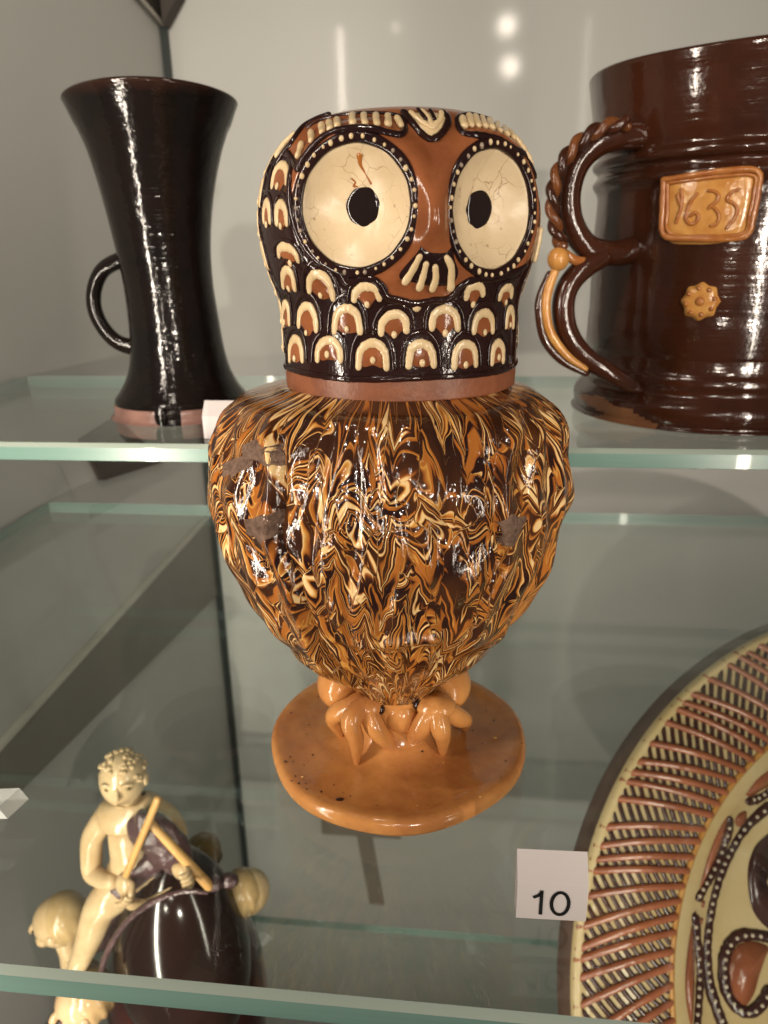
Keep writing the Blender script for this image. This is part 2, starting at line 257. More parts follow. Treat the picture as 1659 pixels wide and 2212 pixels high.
FORE = [(0.1426, 0.26748), (0.2076, 0.26305), (0.2677, 0.2595), (0.3278, 0.25839), (0.4129, 0.26061), (0.503, 0.26482), (0.503, 0.2677)]
FORED = ([(0.2677, 0.2677), (0.3078, 0.26394)], [(0.3728, 0.26726), (0.3778, 0.26394)])
LINES = [[(-0.7736, 0.2697), (-0.9188, 0.26726), (-0.8687, 0.26172), (-0.8987, 0.25817), (-0.9688, 0.25484)],
 [(-0.7235, 0.25484), (-0.6835, 0.24864), (-0.6534, 0.24088), (-0.6284, 0.23622), (-0.5884, 0.23023), (-0.4832, 0.22358), (-0.323, 0.21981), (-0.273, 0.21649), (-0.1628, 0.21737), (-0.0627, 0.21649),
  (-0.0076, 0.21205), (0.0925, 0.2105), (0.2076, 0.20939), (0.3278, 0.21028), (0.4579, 0.21094), (0.5581, 0.21582), (0.7984, 0.21649), (0.9936, 0.21782), (1.1989, 0.22048)],
 [(-0.6134, 0.25174), (-0.7335, 0.25484), (-0.8237, 0.25706)]]
TICK = [[(-0.6835, 0.25906), (-0.6434, 0.25529)], [(-0.6484, 0.26261), (-0.5533, 0.25928)], [(-0.5783, 0.2646), (-0.4782, 0.2615)], [(-0.5133, 0.26527), (-0.3981, 0.26194)],
 [(-0.4482, 0.26593), (-0.3481, 0.26283)], [(-0.313, 0.26682), (-0.2179, 0.26305)], [(-0.1979, 0.26637), (-0.1228, 0.26283)], [(-0.0927, 0.26615), (-0.0377, 0.26238)],
 [(0.0074, 0.26571), (0.0324, 0.26238)], [(0.0825, 0.26482), (0.1125, 0.26216)], [(0.6482, 0.26549), (0.5881, 0.26238)], [(0.7533, 0.2666), (0.6432, 0.26261)], [(0.8284, 0.2666), (0.6982, 0.26261)],
 [(0.9486, 0.26704), (0.7583, 0.26261)], [(1.0287, 0.26637), (0.8184, 0.26238)], [(1.1338, 0.26571), (0.8935, 0.26172)], [(1.3441, 0.26571), (0.9786, 0.26105)], [(1.3741, 0.26438), (1.2489, 0.26172)],
 [(1.3891, 0.26261), (1.4041, 0.26083)], [(1.3991, 0.26061), (1.4091, 0.25884)], [(1.4242, 0.25861), (1.4342, 0.25684)], [(1.4342, 0.25662), (1.4442, 0.25462)],
 [(-1.0089, 0.25751), (-0.9889, 0.26105), (-0.9288, 0.26349)], [(1.4892, 0.22247), (1.4892, 0.22846), (1.4842, 0.23245)]]
VST = [[(0.1976, 0.2666), (0.2427, 0.26438), (0.2977, 0.26238)], [(0.2977, 0.26726), (0.3278, 0.26504), (0.3378, 0.26238)], [(0.468, 0.26682), (0.4229, 0.26438), (0.3478, 0.26216)],
 [(0.2877, 0.26305), (0.3328, 0.2615), (0.3628, 0.26216)]]
MOUTH = [(0.2126, 0.22802), (0.2727, 0.2258), (0.3929, 0.2258), (0.4479, 0.22757), (0.473, 0.22336), (0.513, 0.2187), (0.478, 0.21471), (0.3228, 0.21405), (0.1576, 0.2156), (0.0825, 0.21627),
 (0.0625, 0.21848), (0.1175, 0.22203), (0.1826, 0.22536)]
MSTR = [[(0.2176, 0.22447), (0.1776, 0.2207), (0.1275, 0.21671)], [(0.2577, 0.22203), (0.2427, 0.21826), (0.2227, 0.21471)], [(0.3178, 0.22114), (0.3278, 0.2176), (0.3128, 0.21427)],
 [(0.3778, 0.22403), (0.4229, 0.22048), (0.4429, 0.21449)]]
CHIN = (0.2126, 0.20851)
CHIP = [[(-0.7536, 0.16216), (-0.6735, 0.16455), (-0.5233, 0.16353), (-0.4932, 0.16045), (-0.4982, 0.15909), (-0.5133, 0.1584), (-0.6484, 0.15943), (-0.7035, 0.15499), (-0.7586, 0.15123), (-0.8887, 0.14952),
  (-0.9088, 0.15328), (-0.7436, 0.1584)],
 [(-0.6434, 0.1379), (-0.5483, 0.14131), (-0.4882, 0.142), (-0.4782, 0.1379), (-0.4982, 0.13448), (-0.5934, 0.12969), (-0.6534, 0.13243)],
 [(0.6181, 0.13824), (0.6632, 0.14097), (0.7683, 0.13721), (0.7483, 0.13209), (0.6832, 0.12867), (0.6482, 0.13004)]]
TOES = [[(-0.0169, -0.017, 0.0391), (-0.0247, -0.0153, 0.032), (-0.0282, -0.0119, 0.0228), (-0.0259, -0.0067, 0.0115)],
 [(-0.0126, -0.025, 0.0419), (-0.0175, -0.027, 0.0357), (-0.0155, -0.0272, 0.0241), (-0.0159, -0.0257, 0.0115)],
 [(-0.0087, -0.025, 0.0421), (-0.0071, -0.0241, 0.0307), (-0.0024, -0.0216, 0.0203), (0.0032, -0.0172, 0.0115)],
 [(0.0153, -0.025, 0.0434), (0.0128, -0.0222, 0.0306), (0.0093, -0.0177, 0.0207), (0.0047, -0.0115, 0.0115)],
 [(0.0198, -0.025, 0.0437), (0.0214, -0.0239, 0.0323), (0.0222, -0.021, 0.0229), (0.0223, -0.0165, 0.0115)],
 [(0.0242, -0.014, 0.0376), (0.0286, -0.01, 0.0287), (0.0319, -0.0043, 0.0211), (0.032, 0.0032, 0.0115)]]
LEGS = [(-0.0258, -0.004, 0.0331), (0.0239, -0.004, 0.0367), (-0.0119, -0.024, 0.0422), (0.0198, -0.024, 0.0448), (0.0033, -0.021, 0.0319)]
PLSPOT = [(-0.0195, -0.05, 0.0105), (0.0005, -0.0353, 0.0105), (0.013, -0.0195, 0.0105), (0.0225, -0.0214, 0.0105), (0.0071, -0.041, 0.0105), (0.0259, -0.0376, 0.0105), (-0.0476, -0.0282, 0.0105),
 (-0.038, -0.037, 0.0105), (0.0462, -0.0004, 0.0105), (0.0131, -0.0502, 0.0105), (0.0386, -0.0436, 0.0105)]
ARCH = [(-0.2655, 0.385, -0.2851), (-0.2595, 0.385, -0.266), (-0.2485, 0.385, -0.2441), (-0.2355, 0.385, -0.2252), (-0.2197, 0.385, -0.21), (-0.205, 0.385, -0.2001), (-0.1882, 0.385, -0.1935),
 (-0.1737, 0.385, -0.1937)]
BELL = [(-0.3535, 0.47, -0.3896), (-0.3481, 0.47, -0.3622), (-0.3364, 0.47, -0.3327), (-0.322, 0.47, -0.306), (-0.3092, 0.47, -0.2883), (-0.248, 0.47, -0.2744), (-0.1948, 0.47, -0.2913),
 (-0.188, 0.47, -0.3068), (-0.1845, 0.47, -0.323), (-0.1831, 0.47, -0.346), (-0.1744, 0.47, -0.3621), (-0.164, 0.47, -0.3783), (-0.1553, 0.47, -0.3983)]
FIG = {'anL': (-0.2893, 0.4, -0.2873),
 'anR': (-0.1983, 0.43, -0.242),
 'arch0': (-0.2622, 0.38, -0.2767),
 'belly': (-0.2434, 0.42, -0.1987),
 'bow0': (-0.2028, 0.39, -0.1204),
 'bow1': (-0.2365, 0.394, -0.1923),
 'chest': (-0.2451, 0.42, -0.168),
 'dw': (-0.3151, 0.42, -0.2722),
 'dwbody': (-0.3195, 0.42, -0.3268),
 'dwneck': (-0.3183, 0.42, -0.3007),
 'dwnose': (-0.3353, 0.416, -0.2814),
 'elL': (-0.2769, 0.415, -0.2153),
 'elR': (-0.2089, 0.42, -0.1853),
 'flap0': (-0.241, 0.39, -0.2287),
 'flap1': (-0.2471, 0.4, -0.2191),
 'flap2': (-0.2, 0.405, -0.2076),
 'head': (-0.2423, 0.42, -0.1292),
 'hipL': (-0.2504, 0.415, -0.2243),
 'hipR': (-0.2292, 0.42, -0.2238),
 'hnL': (-0.2416, 0.398, -0.2061),
 'hnR': (-0.1977, 0.4, -0.1913),
 'knL': (-0.2617, 0.405, -0.2347),
 'knR': (-0.2076, 0.42, -0.2254),
 'low2': (-0.2923, 0.39, -0.3294),
 'lowhead': (-0.2913, 0.4, -0.3049),
 'neck': (-0.2423, 0.42, -0.1479),
 'nk0': (-0.2159, 0.4, -0.1495),
 'nk1': (-0.1793, 0.402, -0.2051),
 'pelvis': (-0.2381, 0.42, -0.2247),
 'rhead': (-0.1688, 0.45, -0.2599),
 'rhead2': (-0.211, 0.47, -0.2436),
 'shL': (-0.2646, 0.42, -0.1604),
 'shR': (-0.2229, 0.425, -0.1548),
 'vio': (-0.2198, 0.408, -0.1652),
 'wrL': (-0.2489, 0.4, -0.2063),
 'wrR': (-0.2081, 0.405, -0.193)}
TILE = {'digits': [[(-0.5953, 0.1319), (-0.5867, 0.1274), (-0.5854, 0.1224), (-0.5985, 0.118), (-0.6072, 0.1151)], [(-0.6144, 0.1294), (-0.6016, 0.1262), (-0.5805, 0.123)],
            [(-0.4928, 0.1292), (-0.5269, 0.1253), (-0.5418, 0.1216), (-0.5478, 0.1172), (-0.5154, 0.1142), (-0.4807, 0.115), (-0.4689, 0.1178), (-0.4914, 0.1198), (-0.5212, 0.1183)],
            [(-0.4228, 0.1304), (-0.3903, 0.13), (-0.3611, 0.128), (-0.3679, 0.125), (-0.399, 0.1229), (-0.4087, 0.1217)],
            [(-0.399, 0.1229), (-0.3615, 0.1206), (-0.3413, 0.1171), (-0.3514, 0.1137), (-0.3844, 0.1129)],
            [(-0.2462, 0.1303), (-0.278, 0.1295), (-0.3008, 0.1275), (-0.305, 0.1253), (-0.2654, 0.1237), (-0.242, 0.1206), (-0.2475, 0.1169), (-0.2754, 0.1132), (-0.2876, 0.1114)]],
 'flower': (-0.3979, 0.0738),
 'frame': [(-0.7204, 0.1373), (-0.5413, 0.1384), (-0.3521, 0.1395), (-0.1541, 0.1389), (-0.1335, 0.1287), (-0.143, 0.1166), (-0.1691, 0.1074), (-0.3403, 0.1061), (-0.5377, 0.1069), (-0.686, 0.1092),
           (-0.7094, 0.1229)],
 'frame2': [(-0.6913, 0.1355), (-0.5382, 0.1362), (-0.3485, 0.1371), (-0.1685, 0.1366), (-0.1547, 0.1282), (-0.1637, 0.1179), (-0.1824, 0.1087), (-0.3808, 0.1077), (-0.6428, 0.1098),
            (-0.6763, 0.1228)],
 'outer': [(-0.7556, 0.1397), (-0.5853, 0.1411), (-0.3544, 0.141), (-0.1347, 0.1404), (-0.1022, 0.1299), (-0.1169, 0.1166), (-0.1521, 0.1061), (-0.2966, 0.1023), (-0.4903, 0.1019), (-0.6792, 0.1042),
           (-0.7362, 0.1159), (-0.7552, 0.1295)]}
DISH = {'R': 0.2904,
 'a0': 1.80882,
 'a1': 3.26613,
 'bands': [[(-0.11971, 0.13974), (-0.13985, 0.1265), (-0.15441, 0.11061), (-0.16601, 0.09362), (-0.17493, 0.07428), (-0.18062, 0.05653), (-0.18388, 0.0403), (-0.18467, 0.02186), (-0.18241, 0.00969),
            (-0.17903, -0.00376)],
           [(-0.13604, 0.05027), (-0.14837, 0.0525), (-0.16008, 0.05092), (-0.16864, 0.04238), (-0.17278, 0.03011), (-0.17289, 0.01667), (-0.16754, 0.00688), (-0.15845, 0.00304), (-0.14928, 0.00758),
            (-0.14233, 0.01584)],
           [(-0.15897, 0.13248), (-0.15882, 0.12426), (-0.16278, 0.11353), (-0.17078, 0.10036), (-0.18117, 0.09007), (-0.1896, 0.08245)],
           [(-0.19478, 0.0671), (-0.19278, 0.05181), (-0.19189, 0.03433), (-0.19608, 0.0161), (-0.20189, 0.00067)], [(-0.13951, 0.14582), (-0.12879, 0.14694), (-0.11743, 0.15225)]],
 'c': (0.3708, 0.41, -0.2815),
 'leaves': [],
 'n': (0.10445, -0.79767, 0.59398),
 'patches': [('dark_crescent',
              [(-0.1232, 0.1206), (-0.13507, 0.11145), (-0.14277, 0.09696), (-0.14523, 0.07866), (-0.14317, 0.06571), (-0.13501, 0.05593), (-0.12808, 0.05385), (-0.12548, 0.0678), (-0.13211, 0.07184),
               (-0.13538, 0.081), (-0.13303, 0.09406), (-0.12638, 0.10318), (-0.11842, 0.10564), (-0.11368, 0.12308)],
              'plateink'),
             ('red_pod',
              [(-0.15951, 0.04588), (-0.14914, 0.04811), (-0.13718, 0.04403), (-0.14123, 0.03666), (-0.14744, 0.02573), (-0.15378, 0.01373), (-0.16199, 0.00673), (-0.16971, 0.01055),
               (-0.17118, 0.02271), (-0.16754, 0.03614)],
              'platered'),
             ('red_pod',
              [(-0.16075, 0.13528), (-0.15985, 0.12702), (-0.16382, 0.11625), (-0.17183, 0.10305), (-0.18242, 0.09142), (-0.18756, 0.08631), (-0.18359, 0.09805), (-0.17696, 0.11255),
               (-0.168, 0.12723)],
              'platered'),
             ('red_pod', [(-0.1975, 0.06334), (-0.19528, 0.04936), (-0.19611, 0.03444), (-0.20025, 0.01622), (-0.20672, 0.0008), (-0.20914, 0.01284), (-0.20825, 0.02862), (-0.20345, 0.04708)],
              'platered'),
             ('red_pod', [(-0.1433, 0.15011), (-0.13409, 0.15973), (-0.1205, 0.16791), (-0.1091, 0.17191), (-0.11173, 0.15774), (-0.12479, 0.15244), (-0.13604, 0.14852)], 'platered'),
             ('red_fleck', [(-0.14713, 0.1363), (-0.13944, 0.13748), (-0.1384, 0.13057), (-0.14441, 0.12593), (-0.14863, 0.12741), (-0.15079, 0.13227)], 'platered'),
             ('red_fleck', [(-0.18461, 0.07713), (-0.18111, 0.07638), (-0.18243, 0.07255), (-0.1852, 0.07327)], 'platered'),
             ('red_fleck', [(-0.1871, 0.06561), (-0.18362, 0.06488), (-0.18492, 0.06109), (-0.18768, 0.0618)], 'platered')],
 'r2': 0.2219}
# ------------------------------------------------------------------ material helpers
class NT:
    def __init__(s, name):
        s.m = bpy.data.materials.new(name); s.m.use_nodes = True
        s.t = s.m.node_tree; s.n = s.t.nodes; s.l = s.t.links
        s.b = s.n['Principled BSDF']
    def node(s, typ, **kw):
        o = s.n.new(typ)
        for k, v in kw.items():
            if k.startswith('i_'):
                key = k[2:]; key = int(key) if key.isdigit() else key
                sock = o.inputs[key]
                if hasattr(v, 'is_output'): s.l.new(v, sock)
                else: sock.default_value = v
            else: setattr(o, k, v)
        return o
    def math(s, op, a, b=0.0, c=None):
        o = s.n.new('ShaderNodeMath'); o.operation = op
        for i, v in enumerate([a, b] + ([c] if c is not None else [])):
            if hasattr(v, 'is_output'): s.l.new(v, o.inputs[i])
            else: o.inputs[i].default_value = v
        return o.outputs[0]
    def noise(s, vec, scale, detail=2, rough=.5, dist=0.0, out='Fac'):
        o = s.node('ShaderNodeTexNoise'); s.l.new(vec, o.inputs['Vector'])
        o.inputs['Scale'].default_value = scale; o.inputs['Detail'].default_value = detail
        o.inputs['Roughness'].default_value = rough; o.inputs['Distortion'].default_value = dist
        return o.outputs[out]
    def ramp(s, fac, stops, interp='LINEAR'):
        o = s.node('ShaderNodeValToRGB'); o.color_ramp.interpolation = interp
        e = o.color_ramp.elements
        while len(e) > 1: e.remove(e[-1])
        e[0].position, e[0].color = stops[0][0], (*stops[0][1], 1)
        for p, c in stops[1:]:
            k = e.new(p); k.color = (*c, 1)
        s.l.new(fac, o.inputs['Fac']); return o.outputs['Color']
    def mix(s, fac, a, b, mode='MIX'):
        o = s.n.new('ShaderNodeMix'); o.data_type = 'RGBA'; o.blend_type = mode
        for sock, v in ((o.inputs[0], fac), (o.inputs[6], a), (o.inputs[7], b)):
            if hasattr(v, 'is_output'): s.l.new(v, sock)
            elif sock == o.inputs[0]: sock.default_value = v
            else: sock.default_value = (*v, 1) if len(v) == 3 else v
        return o.outputs[2]
    def obj(s): return s.node('ShaderNodeTexCoord').outputs['Object']
    def uv(s): return s.node('ShaderNodeTexCoord').outputs['UV']
    def bump(s, h, strength=.3, dist=.001, normal=None):
        o = s.node('ShaderNodeBump'); s.l.new(h, o.inputs['Height'])
        o.inputs['Strength'].default_value = strength; o.inputs['Distance'].default_value = dist
        if normal: s.l.new(normal, o.inputs['Normal'])
        s.l.new(o.outputs[0], s.b.inputs['Normal']); return o.outputs[0]
    def set(s, **kw):
        for k, v in kw.items():
            k = k.replace('_', ' ')
            sock = s.b.inputs[k]
            if hasattr(v, 'is_output'): s.l.new(v, sock)
            else: sock.default_value = (*v, 1) if isinstance(v, tuple) and len(v) == 3 else v
def sepxyz(t, v):
    o = t.node('ShaderNodeSeparateXYZ'); t.l.new(v, o.inputs[0]); return o.outputs
def comb(t, x, y, z=0.0):
    o = t.n.new('ShaderNodeCombineXYZ')
    for i, v in enumerate((x, y, z)):
        if hasattr(v, 'is_output'): t.l.new(v, o.inputs[i])
        else: o.inputs[i].default_value = v
    return o.outputs[0]
def scalev(t, v, s3):
    o = t.n.new('ShaderNodeVectorMath'); o.operation = 'MULTIPLY'; t.l.new(v, o.inputs[0]); o.inputs[1].default_value = s3
    return o.outputs[0]

def speckle(t, vec, scale, lo, hi):
    """dark pin holes"""
    v = t.node('ShaderNodeTexVoronoi', i_Scale=scale); t.l.new(vec, v.inputs['Vector'])
    n = t.noise(vec, scale * .35, 2)
    d = t.math('ADD', v.outputs['Distance'], t.math('MULTIPLY', n, .12))
    o = t.node('ShaderNodeMapRange', i_1=lo, i_2=hi, i_3=1.0, i_4=0.0); t.l.new(d, o.inputs[0])
    return o.outputs[0]

def glazed(name, base, base2=None, rough=.2, bscale=120, bstr=.25, bdist=.0006, speck=None, coat=.0, spec=.5, nscale=40):
    t = NT(name); o = t.obj()
    n = t.noise(o, nscale, 4, .6)
    col = t.mix(t.ramp(n, [(.35, (0, 0, 0)), (.65, (1, 1, 1))]), base, base2 or tuple(c * .8 for c in base))
    if speck:
        sp = speckle(t, o, speck[0], .0, speck[1])
        col = t.mix(t.math('MULTIPLY', sp, .9), col, speck[2])
    t.set(Base_Color=col, Roughness=rough, Coat_Weight=coat, Coat_Roughness=.05, Specular_IOR_Level=spec)
    t.bump(t.noise(o, bscale, 3, .55), bstr, bdist)
    return t.m

MAT = {}
MAT['wall'] = (lambda: (lambda t: (t.set(Base_Color=t.mix(t.noise(t.obj(), 3.0, 3), (.43, .43, .405), (.39, .39, .37)), Roughness=.75, Specular_IOR_Level=.3, Coat_Weight=.11, Coat_Roughness=.07), t.bump(t.noise(t.obj(), 900, 2), .08, .0004), t.m)[-1])(NT('wall_paint')))()
def flat_color_mat(name, c, rough=.55):
    t = NT(name); t.set(Base_Color=t.mix(t.noise(t.obj(), 9, 3), c, tuple(x * .82 for x in c)), Roughness=rough, Specular_IOR_Level=.25); return t.m
MAT['rail'] = flat_color_mat('grey_rail', (.150, .135, .115)); MAT['raillight'] = flat_color_mat('pale_edge', (.50, .47, .42)); MAT['bracket'] = flat_color_mat('grey_bracket', (.21, .195, .17)); MAT['darkrail'] = flat_color_mat('dark_brown_rail', (.055, .045, .038)); MAT['seam'] = flat_color_mat('seam_shadow_gap', (.035, .042, .040), .4)

def glass_mat():
    m = bpy.data.materials.new('shelf_glass'); m.use_nodes = True; n = m.node_tree.nodes; l = m.node_tree.links
    n.clear()
    out = n.new('ShaderNodeOutputMaterial'); mix = n.new('ShaderNodeMixShader'); tr = n.new('ShaderNodeBsdfTransparent'); gl = n.new('ShaderNodeBsdfGlossy')
    lw = n.new('ShaderNodeLayerWeight'); lw.inputs['Blend'].default_value = .5
    pw = n.new('ShaderNodeMath'); pw.operation = 'POWER'; pw.inputs[1].default_value = 5.0; l.new(lw.outputs['Facing'], pw.inputs[0])
    fr = n.new('ShaderNodeMath'); fr.operation = 'MULTIPLY_ADD'; fr.inputs[1].default_value = .90; fr.inputs[2].default_value = .034; l.new(pw.outputs[0], fr.inputs[0])
    tr.inputs['Color'].default_value = (.925, .96, .94, 1); gl.inputs['Roughness'].default_value = .01; gl.inputs['Color'].default_value = (1, 1, 1, 1)
    tc = n.new('ShaderNodeTexCoord'); no = n.new('ShaderNodeTexNoise'); no.inputs['Scale'].default_value = 6; l.new(tc.outputs['Object'], no.inputs['Vector'])
    bp = n.new('ShaderNodeBump'); bp.inputs['Strength'].default_value = .02; bp.inputs['Distance'].default_value = .002; l.new(no.outputs['Fac'], bp.inputs['Height']); l.new(bp.outputs[0], gl.inputs['Normal'])
    l.new(fr.outputs[0], mix.inputs[0]); l.new(tr.outputs[0], mix.inputs[1]); l.new(gl.outputs[0], mix.inputs[2]); l.new(mix.outputs[0], out.inputs[0])
    return m
MAT['glass'] = glass_mat()
def edge_mat(name, c1, c2, rough=.25, trans=.25):
    t = NT(name); o = t.obj()
    s = scalev(t, o, (1.2, 1.2, 60.0))
    col = t.mix(t.ramp(t.noise(s, 2.0, 3), [(.35, (0, 0, 0)), (.7, (1, 1, 1))]), c1, c2)
    t.set(Base_Color=col, Roughness=rough, Subsurface_Weight=.0, Coat_Weight=.4)
    return t.m
MAT['edge'] = edge_mat('green_glass_edge', (.10, .185, .158), (.15, .255, .215))
MAT['bevel'] = edge_mat('pale_glass_bevel', (.27, .33, .285), (.33, .385, .33))
MAT['edgeback'] = edge_mat('far_glass_edge', (.20, .29, .26), (.28, .36, .33))
def acrylic():
    t = NT('clear_acrylic'); t.set(Base_Color=(.80, .83, .80), Roughness=.03, Alpha=.42); return t.m
MAT['acrylic'] = acrylic()

MAT['terra'] = glazed('glazed_terracotta', (.275, .090, .032), (.185, .057, .020), .17, 160, .35, .0008, (230, .14, (.07, .022, .012)), nscale=60)
MAT['bisque'] = glazed('dry_terracotta_band', (.235, .080, .034), (.165, .053, .024), .40, 500, .35, .0005, (330, .18, (.07, .025, .014)), nscale=110)
MAT['cream'] = glazed('cream_slip', (.66, .50, .29), (.57, .42, .23), .22, 260, .25, .0005, (300, .14, (.22, .11, .05)), nscale=90)
MAT['dark'] = glazed('dark_slip', (.013, .0045, .0045), (.022, .0075, .006), .12, 260, .35, .0006)
MAT['darkgrain'] = glazed('pitted_slip_dot', (.33, .26, .19), (.20, .14, .10), .25, 500, .4, .0004)
def eye_mat():
    t = NT('crackled_cream_dish'); o = t.obj()
    n = t.noise(o, 70, 4, .6)
    col = t.mix(t.ramp(n, [(.35, (0, 0, 0)), (.7, (1, 1, 1))]), (.68, .54, .35), (.60, .46, .28))
    w = t.noise(o, 150, 3, out='Color')
    vm = t.n.new('ShaderNodeVectorMath'); vm.operation = 'MULTIPLY_ADD'; t.l.new(w, vm.inputs[0]); vm.inputs[1].default_value = (.006, .006, .006); t.l.new(o, vm.inputs[2])
    v = t.node('ShaderNodeTexVoronoi', feature='DISTANCE_TO_EDGE', i_Scale=135.0); t.l.new(vm.outputs[0], v.inputs['Vector'])
    crack = t.ramp(v.outputs['Distance'], [(.0, (1, 1, 1)), (.022, (0, 0, 0))])
    cm = t.math('MULTIPLY', crack, t.ramp(t.noise(o, 60, 2), [(.42, (0, 0, 0)), (.58, (.8, .8, .8))]))
    col = t.mix(cm, col, (.28, .15, .07))
    col = t.mix(speckle(t, o, 170, .0, .185), col, (.12, .055, .03))
    col = t.mix(speckle(t, o, 420, .0, .17), col, (.40, .24, .11))
    t.set(Base_Color=col, Roughness=.33)
    t.bump(t.noise(o, 300, 3), .25, .0005); return t.m
MAT['eye'] = eye_mat()
MAT['pupil'] = glazed('glossy_black_pupil', (.010, .006, .006), (.016, .009, .008), .08, 90, .3, .001)
MAT['rust'] = glazed('rusty_glaze_run', (.40, .15, .03), (.25, .07, .015), .2, 160, .3, .0005)
MAT['chip'] = glazed('bare_chipped_clay', (.10, .060, .042), (.20, .125, .09), .8, 420, 1.0, .0022, spec=.2, nscale=260)

def marble_mat():
    t = NT('marbled_slip'); uv = scalev(t, t.uv(), (117, 108, 100))           # in centimetres
    def warp(v, scale, amp, seed, detail=1):
        sh = t.n.new('ShaderNodeVectorMath'); sh.operation = 'ADD'; t.l.new(v, sh.inputs[0]); sh.inputs[1].default_value = (seed, seed * 1.7, seed * .3)
        c = t.noise(sh.outputs[0], scale, detail, .5, out='Color')
        a = t.n.new('ShaderNodeVectorMath'); a.operation = 'SUBTRACT'; t.l.new(c, a.inputs[0]); a.inputs[1].default_value = (.5, .5, .5)
        b = t.n.new('ShaderNodeVectorMath'); b.operation = 'MULTIPLY_ADD'; t.l.new(a.outputs[0], b.inputs[0])
        b.inputs[1].default_value = amp; t.l.new(v, b.inputs[2])
        return b.outputs[0]
    def strokes(v, ang, spacing, length, amp, width, seed):
        """drag the slip along many short needle strokes lying at an angle"""
        rot = t.n.new('ShaderNodeVectorRotate'); rot.rotation_type = 'Z_AXIS'; rot.inputs['Angle'].default_value = ang; t.l.new(v, rot.inputs['Vector'])
        x, y, _ = sepxyz(t, rot.outputs[0])
        vo = t.node('ShaderNodeTexVoronoi', voronoi_dimensions='2D', feature='SMOOTH_F1', i_Scale=1.0, i_Smoothness=.08, i_Randomness=1.0)
        t.l.new(comb(t, t.math('ADD', t.math('DIVIDE', x, spacing), seed), t.math('ADD', t.math('DIVIDE', y, length), seed * .37)), vo.inputs['Vector'])
        px, py, _ = sepxyz(t, vo.outputs['Position'])
        dx = t.math('ABSOLUTE', t.math('SUBTRACT', t.math('ADD', t.math('DIVIDE', x, spacing), seed), px))
        dy = t.math('ABSOLUTE', t.math('SUBTRACT', t.math('ADD', t.math('DIVIDE', y, length), seed * .37), py))
        e = t.math('MULTIPLY', t.math('EXPONENT', t.math('MULTIPLY', dx, -1.0 / width)), t.math('MAXIMUM', t.math('SUBTRACT', 1.0, t.math('MULTIPLY', t.math('MULTIPLY', dy, dy), 1.6)), 0.0))
        cr, cg, _ = sepxyz(t, vo.outputs['Color'])
        sgn = t.math('SUBTRACT', t.math('MULTIPLY', t.math('GREATER_THAN', cr, .42), 2.0), 1.0)
        d = t.math('MULTIPLY', t.math('MULTIPLY', e, sgn), amp)
        back = t.n.new('ShaderNodeVectorRotate'); back.rotation_type = 'Z_AXIS'; back.inputs['Angle'].default_value = -ang
        t.l.new(comb(t, x, t.math('ADD', y, d)), back.inputs['Vector']); return back.outputs[0]
    p = warp(uv, .9, (.5, .7, 0), 2.0)
    p = strokes(p, .12, 1.5, 3.8, 1.8, .30, 5.3)
    p = strokes(p, -.30, 1.15, 2.9, 1.15, .30, 17.7)
    p = warp(p, .55, (.7, 1.1, 0), 11.0)
    x2, yy2, _ = sepxyz(t, p)
    n = t.noise(comb(t, t.math('MULTIPLY', x2, .23), t.math('MULTIPLY', yy2, .55)), 1.0, 1.6, .5)
    v = t.math('FRACT', t.math('MULTIPLY', t.math('SUBTRACT', n, .1), 3.0))
    D = (.020, .006, .004); B = (.10, .026, .007); R = (.25, .070, .012); A = (.38, .125, .020); Y = (.62, .31, .068); K = (.80, .57, .27)
    col = t.ramp(v, [(.0, D), (.185, D), (.20, R), (.215, A), (.275, A), (.29, Y), (.315, R), (.325, D), (.42, D), (.435, B), (.455, A), (.475, K), (.52, K), (.54, Y), (.56, R), (.57, D), (.64, D),
                     (.655, B), (.70, A), (.735, A), (.75, Y), (.765, R), (.775, D), (.87, D), (.88, B), (.90, A), (.935, Y), (.955, K), (.97, R), (.98, D), (1.0, D)])
    col = t.mix(t.math('MULTIPLY', t.ramp(t.noise(uv, .35, 2), [(.40, (0, 0, 0)), (.65, (1, 1, 1))]), .14), col, (.40, .14, .028))
    col = t.mix(t.math('MULTIPLY', speckle(t, uv, 3.6, .0, .13), .8), col, (.06, .02, .01))
    t.set(Base_Color=col, Roughness=.08, Coat_Weight=.3, Coat_Roughness=.03)
    h = t.math('ADD', t.noise(uv, 2.2, 3, .5), t.math('MULTIPLY', n, .5))
    t.bump(h, .40, .0016)
    t.dbg = col
    return t.m
MAT['marble'] = marble_mat()
MAT['amber'] = glazed('amber_glazed_clay', (.58, .265, .078), (.42, .165, .050), .17, 110, .32, .0014, (170, .115, (.10, .03, .012)), nscale=45)
MAT['darkspot'] = glazed('dark_iron_spot', (.03, .012, .008), None, .3)
MAT['palespot'] = glazed('pale_glaze_fleck', (.75, .45, .14), None, .2)

